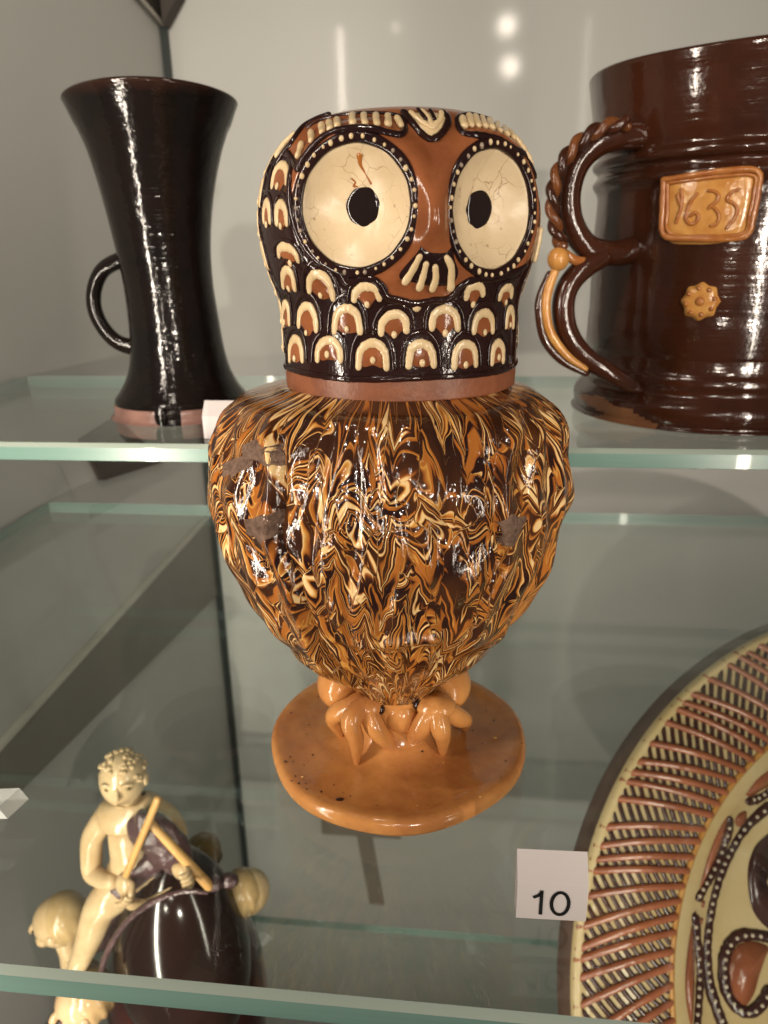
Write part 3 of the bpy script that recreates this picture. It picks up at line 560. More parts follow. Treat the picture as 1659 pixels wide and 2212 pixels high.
def thrown(name, c1, c2, rough=.16, ring=700, rstr=.35, extra=None, coat=.2, spec=.5):
    """glaze over fine throwing rings"""
    t = NT(name); o = t.obj()
    x, y, z = sepxyz(t, o)
    n = t.noise(o, 26, 4, .6)
    col = t.mix(t.ramp(n, [(.35, (0, 0, 0)), (.68, (1, 1, 1))]), c1, c2)
    if extra: col = extra(t, o, z, col)
    rings = t.noise(comb(t, t.math('MULTIPLY', x, .06), t.math('MULTIPLY', y, .06), z), ring, 2, .6)
    h = t.math('ADD', rings, t.math('MULTIPLY', t.noise(o, 85, 3, .6), 1.5))
    t.set(Base_Color=col, Roughness=rough, Coat_Weight=coat, Coat_Roughness=.04, Specular_IOR_Level=spec)
    t.bump(h, rstr, .0013); return t.m
def rimwear(t, o, z, col):
    k = t.node('ShaderNodeMapRange', i_1=.193, i_2=.199); t.l.new(t.math('ADD', z, t.math('MULTIPLY', t.noise(o, 60, 3), .008)), k.inputs[0])
    c = t.mix(k.outputs[0], col, (.020, .009, .006))
    return t.mix(speckle(t, o, 95, .0, .11), c, (.10, .08, .065))
MAT['black'] = thrown('black_glaze', (.0045, .0038, .0035), (.009, .005, .004), .11, 420, .30, coat=0, spec=.36, extra=rimwear)
MAT['footpink'] = glazed('bare_pinkish_foot', (.24, .13, .105), (.12, .06, .05), .28, 200, .4, .001)
MAT['brown'] = thrown('brown_glaze', (.044, .0125, .0055), (.024, .0080, .0040), .14, 300, .20)
MAT['brownlight'] = thrown('thin_brown_glaze', (.20, .085, .035), (.11, .04, .018), .3, 300, .3)
MAT['honey'] = glazed('honey_slip', (.50, .255, .070), (.40, .17, .040), .17, 180, .4, .0012, (300, .08, (.16, .06, .02)), nscale=120)
MAT['honeyrust'] = glazed('honey_rust_glaze', (.27, .085, .022), (.36, .14, .035), .17, 200, .4, .0012, nscale=150)
MAT['ropeamber'] = glazed('dark_amber_rope', (.14, .048, .014), (.08, .025, .009), .17, 200, .5, .002, nscale=110)
MAT['card'] = flat_color_mat('white_card', (.58, .53, .52), .6)
MAT['card2'] = flat_color_mat('white_card_slope', (.58, .53, .52), .6)
MAT['ink'] = flat_color_mat('black_ink', (.01, .01, .01), .5)
MAT['ivory'] = glazed('ivory_glazed_figure', (.58, .43, .25), (.49, .34, .18), .16, 120, .35, .0015, nscale=60)
MAT['ivorydark'] = glazed('ochre_glazed_hair', (.50, .35, .17), (.40, .26, .12), .2, 260, .6, .003, nscale=160)
MAT['olive'] = glazed('olive_brown_glazed_head', (.20, .13, .045), (.13, .085, .03), .2, 200, .5, .002)
MAT['purple'] = glazed('purple_brown_glaze', (.095, .050, .052), (.055, .030, .032), .14, 180, .5, .003)
MAT['maroon'] = glazed('maroon_black_glaze', (.040, .010, .008), (.016, .007, .006), .10, 20, .1, .001, nscale=12)
MAT['stick'] = glazed('pale_wood_stick', (.62, .36, .12), (.52, .28, .09), .35)
def plate_mat():
    t = glazed('plate_cream_ground', (.56, .44, .25), (.50, .36, .17), .20, 60, .2, .002, (240, .07, (.22, .12, .06)), nscale=14); return t
MAT['platecream'] = plate_mat()
MAT['plateback'] = glazed('brown_plate_back', (.13, .075, .055), (.08, .048, .038), .4, 90, .3, .002)
MAT['platered'] = glazed('brick_red_slip', (.32, .105, .050), (.24, .075, .036), .22, 90, .4, .0015)
MAT['plateink'] = glazed('dark_brown_slip', (.035, .012, .012), (.055, .02, .016), .2, 90, .4, .0015)
MAT['lid'] = flat_color_mat('ceiling_paint', (.10, .095, .085))

# ------------------------------------------------------------------ mesh helpers
def mesh_obj(name, verts, faces, mats, parent=None, smooth_=True, fmat=None, uvs=None):
    me = bpy.data.meshes.new(name); me.from_pydata(verts, [], faces); 
    for mm in (mats if isinstance(mats, (list, tuple)) else [mats]): me.materials.append(mm)
    if fmat: me.polygons.foreach_set('material_index', fmat)
    if smooth_: me.polygons.foreach_set('use_smooth', [True] * len(faces))
    if uvs:
        ul = me.uv_layers.new(name='UVMap')
        vi = [0] * len(me.loops); me.loops.foreach_get('vertex_index', vi)
        fl = []
        for i in vi: fl += [uvs[i][0], uvs[i][1]]
        ul.data.foreach_set('uv', fl)
    me.update()
    o = bpy.data.objects.new(name, me); C.objects.link(o)
    if parent: o.parent = parent
    return o
def empty(name, loc, label, cat, group=None, rz=0):
    o = bpy.data.objects.new(name, None); C.objects.link(o); o.location = loc; o.rotation_euler = (0, 0, rz)
    o.empty_display_size = .01
    o['label'] = label; o['category'] = cat
    if group: o['group'] = group
    return o
def structure(o): o['kind'] = 'structure'; return o
class MB:
    def __init__(s): s.v = []; s.f = []; s.m = []
    def add(s, v, f, mi=0):
        k = len(s.v); s.v += [tuple(p) for p in v]; s.f += [tuple(i + k for i in q) for q in f]; s.m += [mi] * len(f)
    def box(s, a, b, mi=0):
        x0, y0, z0 = a; x1, y1, z1 = b
        s.add([(x0,y0,z0),(x1,y0,z0),(x1,y1,z0),(x0,y1,z0),(x0,y0,z1),(x1,y0,z1),(x1,y1,z1),(x0,y1,z1)],
              [(0,3,2,1),(4,5,6,7),(0,1,5,4),(1,2,6,5),(2,3,7,6),(3,0,4,7)], mi)
    def build(s, name, mats, parent=None, smooth_=True):
        return mesh_obj(name, s.v, s.f, mats, parent, smooth_, s.m)
def tube_geo(pts, rad, n=10, flat=1.0, upv=None, caps=True):
    """tube along pts with radius per point; round ends"""
    P = [Vector(p) for p in pts]
    if not hasattr(rad, '__len__'): rad = [rad] * len(P)
    rad = list(rad)
    if caps:
        d0 = (P[0] - P[1]).normalized(); d1 = (P[-1] - P[-2]).normalized(); r0, r1 = rad[0], rad[-1]
        P = [P[0] + d0 * r0 * .95, P[0] + d0 * r0 * .6] + P + [P[-1] + d1 * r1 * .6, P[-1] + d1 * r1 * .95]
        rad = [r0 * .25, r0 * .78] + rad + [r1 * .78, r1 * .25]
    v = []; f = []; prev = None
    for i, p in enumerate(P):
        t = (P[min(i + 1, len(P) - 1)] - P[max(i - 1, 0)]).normalized()
        if upv: 
            up = Vector(upv[min(max(i - (2 if caps else 0), 0), len(upv) - 1)])
        else: up = prev if prev else (Vector((0, 0, 1)) if abs(t.z) < .9 else Vector((0, 1, 0)))
        s_ = t.cross(up); 
        if s_.length < 1e-6: s_ = t.cross(Vector((1, .3, .2)))
        s_.normalize(); u_ = s_.cross(t).normalized(); prev = u_
        for k in range(n):
            a = 2 * pi * k / n
            v.append(p + s_ * cos(a) * rad[i] + u_ * sin(a) * rad[i] * flat)
    m_ = len(P)
    for i in range(m_ - 1):
        for k in range(n):
            a = i * n + k; b = i * n + (k + 1) % n
            f.append((a, b, b + n, a + n))
    f.append(tuple(range(n - 1, -1, -1))); f.append(tuple((m_ - 1) * n + k for k in range(n)))
    return v, f
def spline(pts, sub=6):
    P = [Vector(p) for p in pts]; o = []
    for i in range(len(P) - 1):
        a = P[max(i - 1, 0)]; b = P[i]; c = P[i + 1]; d = P[min(i + 2, len(P) - 1)]
        for k in range(sub):
            t = k / sub
            o.append(.5 * ((2 * b) + (c - a) * t + (2 * a - 5 * b + 4 * c - d) * t * t + (3 * b - 3 * c + d - a) * t ** 3))
    o.append(P[-1]); return o
def tube(name, pts, rad, mat, parent=None, n=10, sub=6, flat=1.0, upv=None):
    P = spline(pts, sub)
    if hasattr(rad, '__len__'):
        R = []
        for i in range(len(rad) - 1):
            for k in range(sub): R.append(rad[i] + (rad[i + 1] - rad[i]) * k / sub)
        R.append(rad[-1])
    else: R = rad
    v, f = tube_geo(P, R, n, flat, upv)
    return mesh_obj(name, v, f, mat, parent)
def revolve(name, prof, mat, parent=None, n=96, center=(0, 0), fn=None, fmat=None, sub=4):
    """prof: list of (r, z) bottom to top; closed by poles where r == 0"""
    P = [tuple(p) for p in spline([(r, 0, z) for r, z in prof], sub)] if sub > 1 else [(r, 0, z) for r, z in prof]
    v = []; f = []; m_ = len(P)
    for (r, _, z) in P:
        r = max(r, 0)
        for k in range(n):
            a = 2 * pi * k / n; q = (center[0] + r * sin(a), center[1] - r * cos(a), z)
            v.append(fn(q, a, z) if fn else q)
    for i in range(m_ - 1):
        for k in range(n):
            a = i * n + k; b = i * n + (k + 1) % n
            f.append((a, b, b + n, a + n))
    f.append(tuple(range(n - 1, -1, -1))); f.append(tuple((m_ - 1) * n + k for k in range(n)))
    mi = [fmat(P[min(j // n, m_ - 1)][2], (j % n) * 2 * pi / n) if fmat else 0 for j in range((m_ - 1) * n)] + [0, 0] if fmat else None
    return mesh_obj(name, v, f, mat, parent, fmat=mi)
def ellipsoid(mb, c, r, rot=None, nu=20, nv=14, mi=0, fn=None):
    v = []; f = []
    for i in range(nv + 1):
        ph = pi * i / nv
        for k in range(nu):
            a = 2 * pi * k / nu
            d = Vector((sin(ph) * cos(a), sin(ph) * sin(a), cos(ph)))
            s_ = fn(d) if fn else 1
            q = Vector((d.x * r[0], d.y * r[1], d.z * r[2])) * s_
            if rot: q = rot @ q
            v.append(q + Vector(c))
    for i in range(nv):
        for k in range(nu):
            a = i * nu + k; b = i * nu + (k + 1) % nu
            f.append((a, a + nu, b + nu, b))
    mb.add(v, f, mi)

# ------------------------------------------------------------------ the setting: the inside of the case
WX, WY = -.415, 1.10
def wall_box(name, a, b, mat=None):
    m_ = MB(); m_.box(a, b); return structure(m_.build(name, mat or MAT['wall'], smooth_=False))
wall_box('back_wall', (WX - .02, WY, -1.45), (1.05, WY + .02, .95))
wall_box('left_wall', (WX - .02, .30, -1.45), (WX, WY, .95))
wall_box('right_wall', (1.05, .30, -1.45), (1.07, WY + .02, .95))
wall_box('floor', (WX - .02, -.2, -1.47), (1.07, WY + .02, -1.45))
wall_box('ceiling', (WX - .02, .25, .95), (1.07, WY + .02, .97), MAT['lid'])
# dark joint in the back corner
m_ = MB(); m_.box((WX + .001, WY - .006, -1.44), (WX + .011, WY - .0005, .94)); structure(m_.build('corner_joint', MAT['seam'], smooth_=False))
def wall_strip(name, prof, label, x0=WX + .0005, th=.006, mat='rail'):
    """flat bar on the left wall; prof is its outline in (y, z)"""
    e = empty(name, (WX, prof[0][0], prof[0][1]), label, 'rail')
    n = len(prof); off = Vector((WX, prof[0][0], prof[0][1]))
    v = [Vector((x0, y, z)) - off for y, z in prof] + [Vector((x0 + th, y, z)) - off for y, z in prof]
    f = [tuple(range(n)), tuple(range(2 * n - 1, n - 1, -1))] + [(i, i + n, (i + 1) % n + n, (i + 1) % n) for i in range(n)]
    mesh_obj('bar', v, f, MAT[mat], e, False)
    a, b = Vector((0, *prof[0])), Vector((0, *prof[1])); d = Vector((0, 0, .0045))
    vv = []
    for x in (x0, x0 + th + .0015):
        for q in (a, b, b + d, a + d): vv.append(Vector((x, q.y, q.z)) - off)
    mesh_obj('pale_edge', vv, [(0,1,2,3),(7,6,5,4),(0,4,5,1),(1,5,6,2),(2,6,7,3),(3,7,4,0)], MAT['raillight'], e, False)
    return e
wall_strip('wall_rail', [(.42, -.190), (1.088, -.167), (1.088, -.306), (.42, -.232)], 'dark grey slanting bar on the left wall behind the seated ivory figure')
r_ = wall_strip('wall_rail', [(.55, .600), (1.093, .517), (1.093, .80), (.55, .80)], 'dark grey bar coming to a point in the corner above the black mug', mat='darkrail')
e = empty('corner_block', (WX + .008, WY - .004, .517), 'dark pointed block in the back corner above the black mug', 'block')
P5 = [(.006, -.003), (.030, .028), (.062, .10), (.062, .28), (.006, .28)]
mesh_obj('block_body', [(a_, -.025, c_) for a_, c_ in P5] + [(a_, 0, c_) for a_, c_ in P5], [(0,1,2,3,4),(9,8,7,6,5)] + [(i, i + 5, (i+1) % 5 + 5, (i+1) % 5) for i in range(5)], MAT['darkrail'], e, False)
# the pale edge of the upper bar runs along its lower side

def shelf(name, x0, x1, y0, y1, z, label, thick=.0105, bev=.0022):
    e = empty(name, (0, y0, z), label, 'shelf', 'glass shelves of the case')
    L = lambda v: [(a, b - y0, c - z) for a, b, c in v]
    top = mesh_obj('pane', L([(x0,y0+bev,z),(x1,y0+bev,z),(x1,y1-.001,z),(x0,y1-.001,z),(x0,y0+bev,z-thick),(x1,y0+bev,z-thick),(x1,y1-.001,z-thick),(x0,y1-.001,z-thick)]),
                   [(0,1,2,3),(7,6,5,4)], MAT['glass'], e, False)
    mesh_obj('front_edge', L([(x0,y0,z-bev),(x1,y0,z-bev),(x1,y0,z-thick+.0006),(x0,y0,z-thick+.0006),(x1,y0+bev,z-thick-.0002),(x0,y0+bev,z-thick-.0002)]), [(0,3,2,1),(3,5,4,2)], MAT['edge'], e, False)
    mesh_obj('front_bevel', L([(x0,y0,z-bev),(x1,y0,z-bev),(x1,y0+bev,z+.0002),(x0,y0+bev,z+.0002)]), [(0,1,2,3)], MAT['bevel'], e, False)
    mesh_obj('back_edge', L([(x0,y1,z),(x1,y1,z),(x1,y1,z-thick),(x0,y1,z-thick)]), [(0,1,2,3)], MAT['edgeback'], e, False)
    mesh_obj('side_edge', L([(x0,y0+bev,z),(x0,y1-.001,z),(x0,y1-.001,z-thick),(x0,y0+bev,z-thick)]), [(0,1,2,3)], MAT['edgeback'], e, False)
    return e
ZA, ZC = .1242, -.508
shelf('glass_shelf', -.410, 1.0, .398, .656, ZA, 'upper glass shelf carrying the black mug and the brown mug')
shelf('glass_shelf', -.410, 1.0, .169, .655, 0.0, 'middle glass shelf the marbled owl jug stands on')
shelf('glass_shelf', -.410, 1.0, .169, .648, ZC, 'lowest glass shelf seen through the one under the owl')
def clip(x, y, z, rz, label):
    e = empty('shelf_clip', (x, y, z), label, 'clip', 'clear shelf clips', rz)
    v = [(-.012,-.006,0),(.010,-.006,0),(.014,.006,0),(-.012,.006,0),(-.012,-.006,.006),(.007,-.006,.006),(.011,.006,.006),(-.012,.006,.006)]
    mesh_obj('block', v, [(0,3,2,1),(4,5,6,7),(0,1,5,4),(1,2,6,5),(2,3,7,6),(3,0,4,7)], MAT['acrylic'], e, False)
    m2 = MB(); ellipsoid(m2, (0, 0, .0065), (.0025, .0025, .0012)); m2.build('screw_head', MAT['acrylic'], e)
clip(-.202, .2405, .0003, .15, 'clear plastic clip at the left edge of the middle glass shelf')
clip(-.224, .615, ZC + .0003, -.1, 'clear plastic clip beside the bearded head at the back of the lowest shelf')
# T-shaped shadow on the wall below the owl, built as thin grey slabs
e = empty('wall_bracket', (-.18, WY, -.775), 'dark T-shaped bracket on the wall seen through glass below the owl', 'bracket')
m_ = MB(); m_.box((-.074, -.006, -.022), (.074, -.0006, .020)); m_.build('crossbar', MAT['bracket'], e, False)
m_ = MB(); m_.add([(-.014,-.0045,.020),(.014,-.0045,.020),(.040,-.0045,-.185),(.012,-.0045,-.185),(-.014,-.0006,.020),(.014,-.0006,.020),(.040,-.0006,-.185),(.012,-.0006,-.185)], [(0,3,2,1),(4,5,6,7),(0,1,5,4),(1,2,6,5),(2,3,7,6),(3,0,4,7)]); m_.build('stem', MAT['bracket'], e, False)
# shade on the wall under the upper shelf, built as a thin dark slab
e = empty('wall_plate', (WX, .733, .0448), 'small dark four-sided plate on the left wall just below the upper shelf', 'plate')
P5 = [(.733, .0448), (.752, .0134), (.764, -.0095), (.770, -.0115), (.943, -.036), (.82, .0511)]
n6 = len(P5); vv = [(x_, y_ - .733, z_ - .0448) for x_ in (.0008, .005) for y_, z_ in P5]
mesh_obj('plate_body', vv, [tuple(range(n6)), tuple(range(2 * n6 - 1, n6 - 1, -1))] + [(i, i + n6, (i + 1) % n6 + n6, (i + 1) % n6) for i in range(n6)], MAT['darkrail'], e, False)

# ------------------------------------------------------------------ the owl jug
OWL = empty('owl_jug', (-.030, .298, 0), 'slipware owl jug with round cream eyes, marbled body and orange disc foot', 'owl jug')
def surf_grid(fn, t0, t1, nt, z0, z1, nz, wrap):
    v = []; uv = []; f = []
    for i in range(nt + (0 if wrap else 1)):
        th = t0 + (t1 - t0) * i / nt
        for j in range(nz + 1):
            z = z0 + (z1 - z0) * j / nz
            v.append(fn(th, z)); uv.append((th * .07, z))
    N = nz + 1; cols = nt if wrap else nt
    for i in range(cols):
        i2 = (i + 1) % nt if wrap else i + 1
        for j in range(nz): f.append((i * N + j, i2 * N + j, i2 * N + j + 1, i * N + j + 1))
    return v, f, uv
def in_poly(x, y, P):
    c = False; j = len(P) - 1
    for i in range(len(P)):
        xi, yi = P[i]; xj, yj = P[j]
        if (yi > y) != (yj > y) and x < (xj - xi) * (y - yi) / (yj - yi) + xi: c = not c
        j = i
    return c
# head
nt, nz = 620, 300
v, f, uv = surf_grid(head_pos, -pi, pi, nt, HZ0, HZ1, nz, True)
N = nz + 1; fm = []
fx0, fx1 = min(p[0] for p in FACE_OUTLINE), max(p[0] for p in FACE_OUTLINE)
for i in range(nt):
    th = -pi + 2 * pi * (i + .5) / nt
    for j in range(nz):
        z = HZ0 + (HZ1 - HZ0) * (j + .5) / nz
        zb = .1838 + .0004 * sin(th * 5) + .00025 * sin(th * 13 + 1)
        if z < zb: fm.append(2)
        elif z > .2635 + .0008 * sin(th * 3 + 1) : fm.append(0)
        elif fx0 < th < fx1 and in_poly(th, z, FACE_OUTLINE): fm.append(0)
        else: fm.append(1)
# flat top, rolled under lip at the bottom
nv = len(v)
rings = [(.0285, HZ1 + .0007), (.018, HZ1 + .0009), (.0, HZ1 + .0010)]
prev = [i * N + nz for i in range(nt)]
for (r, z) in rings:
    cur = []
    for i in range(nt):
        th = -pi + 2 * pi * i / nt; cur.append(len(v)); v.append((HX + r * sin(th), -r * cos(th), z)); uv.append((0, 0))
    for i in range(nt):
        k = (i + 1) % nt; f.append((prev[i], prev[k], cur[k], cur[i])); fm.append(0)
    prev = cur
prev = [i * N for i in range(nt)]
for (r, z) in [(.0440, HZ0 - .0008), (.0400, HZ0 - .0006), (.0395, HZ0 + .004)]:
    cur = []
    for i in range(nt):
        th = -pi + 2 * pi * i / nt; cur.append(len(v)); v.append((HX + r * sin(th), -r * cos(th), z)); uv.append((0, 0))
    for i in range(nt):
        k = (i + 1) % nt; f.append((cur[i], cur[k], prev[k], prev[i])); fm.append(2)
    prev = cur
HEAD = mesh_obj('owl_head', v, f, [MAT['terra'], MAT['dark'], MAT['bisque']], OWL, True, fm)

def on_head(th, z, h=0.0):
    p = head_pos(th, z); n = normal_of(head_pos, th, z)
    return Vector((p[0] + n[0] * h, p[1] + n[1] * h, p[2] + n[2] * h)), Vector(n)
def sp2(pts, sub=5): return [(p.x, p.y) for p in spline([(a, b * 20, 0) for a, b in pts], sub)]
def trail(name, pts, w, mat, parent=None, h=None, sub=5, jit=.10, taper=None, n=9, fn=on_head, flat=.62):
    """a trailed line of slip lying on the surface"""
    q = [(a, b / 20) for a, b in sp2(pts, sub)]
    P = []; U = []; R = []
    for i, (a, b) in enumerate(q):
        p, nn = fn(a, b, (h if h is not None else w * .18)); P.append(p); U.append(nn)
        k = i / max(1, len(q) - 1); R.append(w * (1 + jit * random.uniform(-1, 1)) * (taper(k) if taper else 1))
    vv, ff = tube_geo(P, R, n, flat, U)
    return mesh_obj(name, vv, ff, mat, parent or HEAD)
def blob_poly(name, outline, hgt, mat, parent=None, fn=on_head, rings=5, edge=-.0006, rnd=0.0, flatk=2.2, smooth_it=2):
    """a low cushion of slip (or a scar) filling an outline given on the surface"""
    q = [(a, b / 20) for a, b in [(p.x, p.y) for p in spline([(a, b * 20, 0) for a, b in list(outline) + [outline[0]]], 4)]][:-1]
    cx = sum(p[0] for p in q) / len(q); cz = sum(p[1] for p in q) / len(q)
    vv = []; ff = []; n = len(q)
    for r in range(rings + 1):
        k = 1 - r / rings
        for (a, b) in q:
            hh = edge if r == 0 else hgt * (1 - k ** flatk) ** .5 + rnd * random.uniform(-1, 1)
            p, _ = fn(cx + (a - cx) * max(k, .02), cz + (b - cz) * max(k, .02), hh); vv.append(p)
    area = sum(q[i][0] * q[(i + 1) % n][1] - q[(i + 1) % n][0] * q[i][1] for i in range(n))
    for r in range(rings):
        for i in range(n):
            j = (i + 1) % n; t4 = (r * n + i, r * n + j, (r + 1) * n + j, (r + 1) * n + i)
            ff.append(t4 if area > 0 else t4[::-1])
    ff.append(tuple(rings * n + i for i in range(n)) if area > 0 else tuple(rings * n + i for i in range(n - 1, -1, -1)))
    return mesh_obj(name, vv, ff, mat, parent or HEAD)
def drop(name, th, z, r, mat, parent=None, fn=on_head, el=1.0, flat=.55, nseg=10):
    p, n = fn(th, z, 0); t = Vector((cos(th), sin(th), 0)); b = n.cross(t).normalized(); t = b.cross(n).normalized()
    rot = Matrix((t, b, n)).transposed()
    mb = MB(); ellipsoid(mb, p, (r, r * el, r * flat), rot, nseg, 7)
    return mb.build(name, mat, parent or HEAD)

# feather scales: terracotta cushion, dark surround, cream arch, cream dot
def scale_set(arc, dot, patch, outer, full=True):
    trail('scale_outline', outer, .00080, MAT['dark'], sub=3, n=8, jit=.06, flat=.45)
    blob_poly('feather_scale', patch, .00045, MAT['terra'], rings=3)
    w = .00142
    a = trail('feather_arch', arc, w, MAT['cream'], sub=4, flat=.42, taper=lambda k: .82 + .35 * sin(pi * k))
    drop('feather_dot', dot[0], dot[1] + .0003, .00100 * random.uniform(.85, 1.1), MAT['cream'], el=1.3, fn=lambda a_, b_, h=0: on_head(a_, b_, .0007))
for arc, dot, patch, outer in SCALES: scale_set(arc, dot, patch, outer)
# round the sides and back, the same rows go on
def auto_scale(th, z, s=1.0):
    wv, hv = .062 * s, .0085 * s
    a = [(th + wv * cos(pi * (1 - i / 8)), z + hv * sin(pi * i / 8) ** .75) for i in range(9)]
    big = lambda k: [(th + (x - th) * k, z + (y - z) * k) for x, y in a]
    scale_set([(th + (x - th) * .92, z + (y - z) * .92) for x, y in a], (th, z + .0008), big(1.26) + [(th + wv * .7, z - .0012), (th, z - .0022), (th - wv * .7, z - .0012)], big(1.5))
for z, off in ((.1905, 0.0), (.2008, .5), (.2110, 0.0), (.2213, .5), (.2320, 0.0), (.2425, .5), (.2525, 0.0)):
    lo = 1.66
    k = 0
    while True:
        th = lo + (off + k) * .205
        if th > 2 * pi - 1.22: break
        auto_scale(th, z); k += 1
# lines, brows, forehead mark, mouth
for l in LINES: trail('dark_line', l, .0013, MAT['dark'])
trail('dark_line', [(th, .1846 + .0003 * sin(th * 5)) for th in [-pi + 2 * pi * i / 60 for i in range(61)]], .0011, MAT['dark'], sub=2)
for k, l in enumerate(BROW):
    BR = blob_poly('brow', [( (a), b) for a, b in l], .0003, MAT['terra'], rings=3)
    n_ = len(l)
    trail('brow_line', l, .00115, MAT['dark'], taper=lambda t: 1.15 - .55 * smooth(.5, .8, t))
for l in TICK:
    trail('brow_tick', l, .00118, MAT['cream'], sub=3, h=.0006, jit=.15, flat=.8)
blob_poly('forehead_patch', FORE, .0007, MAT['cream'])
trail('forehead_line', FORE, .00125, MAT['dark'])
for l in FORED: trail('forehead_stroke', list(l), .0007, MAT['dark'], h=.0009)
for l in VST: trail('forehead_stroke', l, .0009, MAT['cream'], h=.0008)
blob_poly('mouth_patch', MOUTH, .0007, MAT['dark'])
for l in MSTR: trail('mouth_stroke', l, .00115, MAT['cream'], h=.0010, taper=lambda t: .85 + .3 * t)
drop('chin_dot', CHIN[0], CHIN[1], .0016, MAT['cream'], el=1.2)
# eyes
for side, (E, n, t) in zip((-1, 1), EYES):
    E_ = Vector(E); n3 = Vector((n[0], n[1], 0)); t3 = Vector((t[0], t[1], 0)); u3 = Vector((0, 0, 1))
    def ep(r, a, w): return E_ + t3 * (r * cos(a)) + u3 * (r * sin(a)) + n3 * w
    seg = 72; R_e = EYE_R * 1.005
    vv = []; ff = []
    prof = [(1.0, -.0008), (1.0, .0003)] + [(k, -.0082 * (1 - k * k) + .0006) for k in (.97, .93, .88, .8, .7, .6, .5, .4, .3, .2, .1, .01)]
    for (k, w) in prof:
        for s_ in range(seg):
            a = 2 * pi * s_ / seg; wob = 1 + .008 * sin(3 * a + side)
            vv.append(ep(R_e * k * wob, a, w + .00012 * sin(7 * a + 9 * k)))
    for r in range(len(prof) - 1):
        for s_ in range(seg):
            b_ = (s_ + 1) % seg; ff.append((r * seg + s_, r * seg + b_, (r + 1) * seg + b_, (r + 1) * seg + s_))
    eye = mesh_obj('eye', vv, ff, MAT['eye'], HEAD)
    # dark ring
    P = [ep(EYE_R * 1.085, 2 * pi * i / 80, .0006) for i in range(81)]
    vv, ff = tube_geo(P, [EYE_R * .098 * (1 + .05 * sin(i * .9)) for i in range(81)], 12, .62, [n3] * 81, caps=False)
    mesh_obj('eye_ring', vv, ff, MAT['dark'], HEAD)
    cnt = 36
    for i in range(cnt):
        a = 2 * pi * (i + random.uniform(-.15, .15)) / cnt
        mb = MB(); rr = .00066 * random.uniform(.75, 1.35)
        rot = Matrix((t3, u3, n3)).transposed()
        ellipsoid(mb, ep(EYE_R * (1.09 + random.uniform(-.012, .012)), a, .00165), (rr, rr * random.uniform(1, 1.25), rr * .8), rot, 9, 6)
        pitted = random.random() < (.35 if cos(a) < .2 else .1)
        mb.build('ring_dot', MAT['darkgrain'] if pitted else MAT['cream'], HEAD)
    # pupil: a dark pool at the bottom of the dish
    pc = (.0000, .0004) if side < 0 else (.0012, .0008)
    pr = (.0060, .0064) if side < 0 else (.0060, .0064)
    vv = []; ff = []
    for r in range(8):
        k = 1 - r / 7.0
        for s_ in range(40):
            a = 2 * pi * s_ / 40; wob = 1 + .02 * sin(2 * a + 1) + .01 * sin(3 * a + side)
            x = pc[0] + pr[0] * max(k, .01) * cos(a) * wob; y = pc[1] + pr[1] * max(k, .01) * sin(a) * wob
            rho = hypot(x, y) / EYE_R
            w = -.0082 * (1 - rho * rho) + (.0003 if r == 0 else .0006 + .0011 * (1 - k * k) ** .6)
            vv.append(E_ + t3 * x + u3 * y + n3 * w)
    for r in range(7):
        for s_ in range(40):
            b_ = (s_ + 1) % 40; ff.append((r * 40 + s_, r * 40 + b_, (r + 1) * 40 + b_, (r + 1) * 40 + s_))
    ff.append(tuple(280 + s_ for s_ in range(40)))
    mesh_obj('pupil', vv, ff, MAT['pupil'], eye)
    def eye_pt(x, y, w=.0007):
        rho = hypot(x, y) / EYE_R; return E_ + t3 * x + u3 * y + n3 * (-.0082 * (1 - rho * rho) + w)
    if side < 0:
        for nm, pts, ws in (('glaze_run', [(.0008, .0150), (.0006, .0128), (.0018, .0105), (.0032, .0072)], [.0011, .0007, .0006, .0005]), ('glaze_run', [(-.0030, .0088), (-.0022, .0078), (-.0030, .0068), (-.0012, .0066)], [.0004] * 4)):
            P = [eye_pt(x, y, .00045) for x, y in pts]; tube(nm, P, ws, MAT['rust'], eye, 8, 5, .35, [n3] * 80)

# body
def body_closed(th, z): return body_pos(th, z)
nt, nz = 520, 260
v, f, uv = surf_grid(body_pos, -pi, pi, nt, BZ0, BZ1, nz, True)
N = nz + 1
# seam at the back: the map jumps there, out of sight
for k, (r, z) in enumerate([(.0455, BZ1 + .0005), (.0430, BZ1 - .0010)]):
    pass
prev = [i * N + nz for i in range(nt)]
cur = []
for i in range(nt):
    th = -pi + 2 * pi * i / nt; cur.append(len(v)); v.append((.036 * sin(th), -.036 * cos(th), BZ1 + .0002)); uv.append((th * .07, BZ1 + .01))
for i in range(nt):
    k = (i + 1) % nt; f.append((prev[i], prev[k], cur[k], cur[i]))
prev = [i * N for i in range(nt)]; cur = []
for i in range(nt):
    th = -pi + 2 * pi * i / nt; cur.append(len(v)); v.append((.012 * sin(th), -.012 * cos(th), BZ0)); uv.append((th * .07, BZ0 - .01))
for i in range(nt):
    k = (i + 1) % nt; f.append((cur[i], cur[k], prev[k], prev[i]))
BODY = mesh_obj('owl_body', v, f, MAT['marble'], OWL, True, None, uv)
def on_body(th, z, h=0.0):
    p = body_pos(th, z); n = normal_of(body_pos, th, z)
    return Vector((p[0] + n[0] * h, p[1] + n[1] * h, p[2] + n[2] * h)), Vector(n)
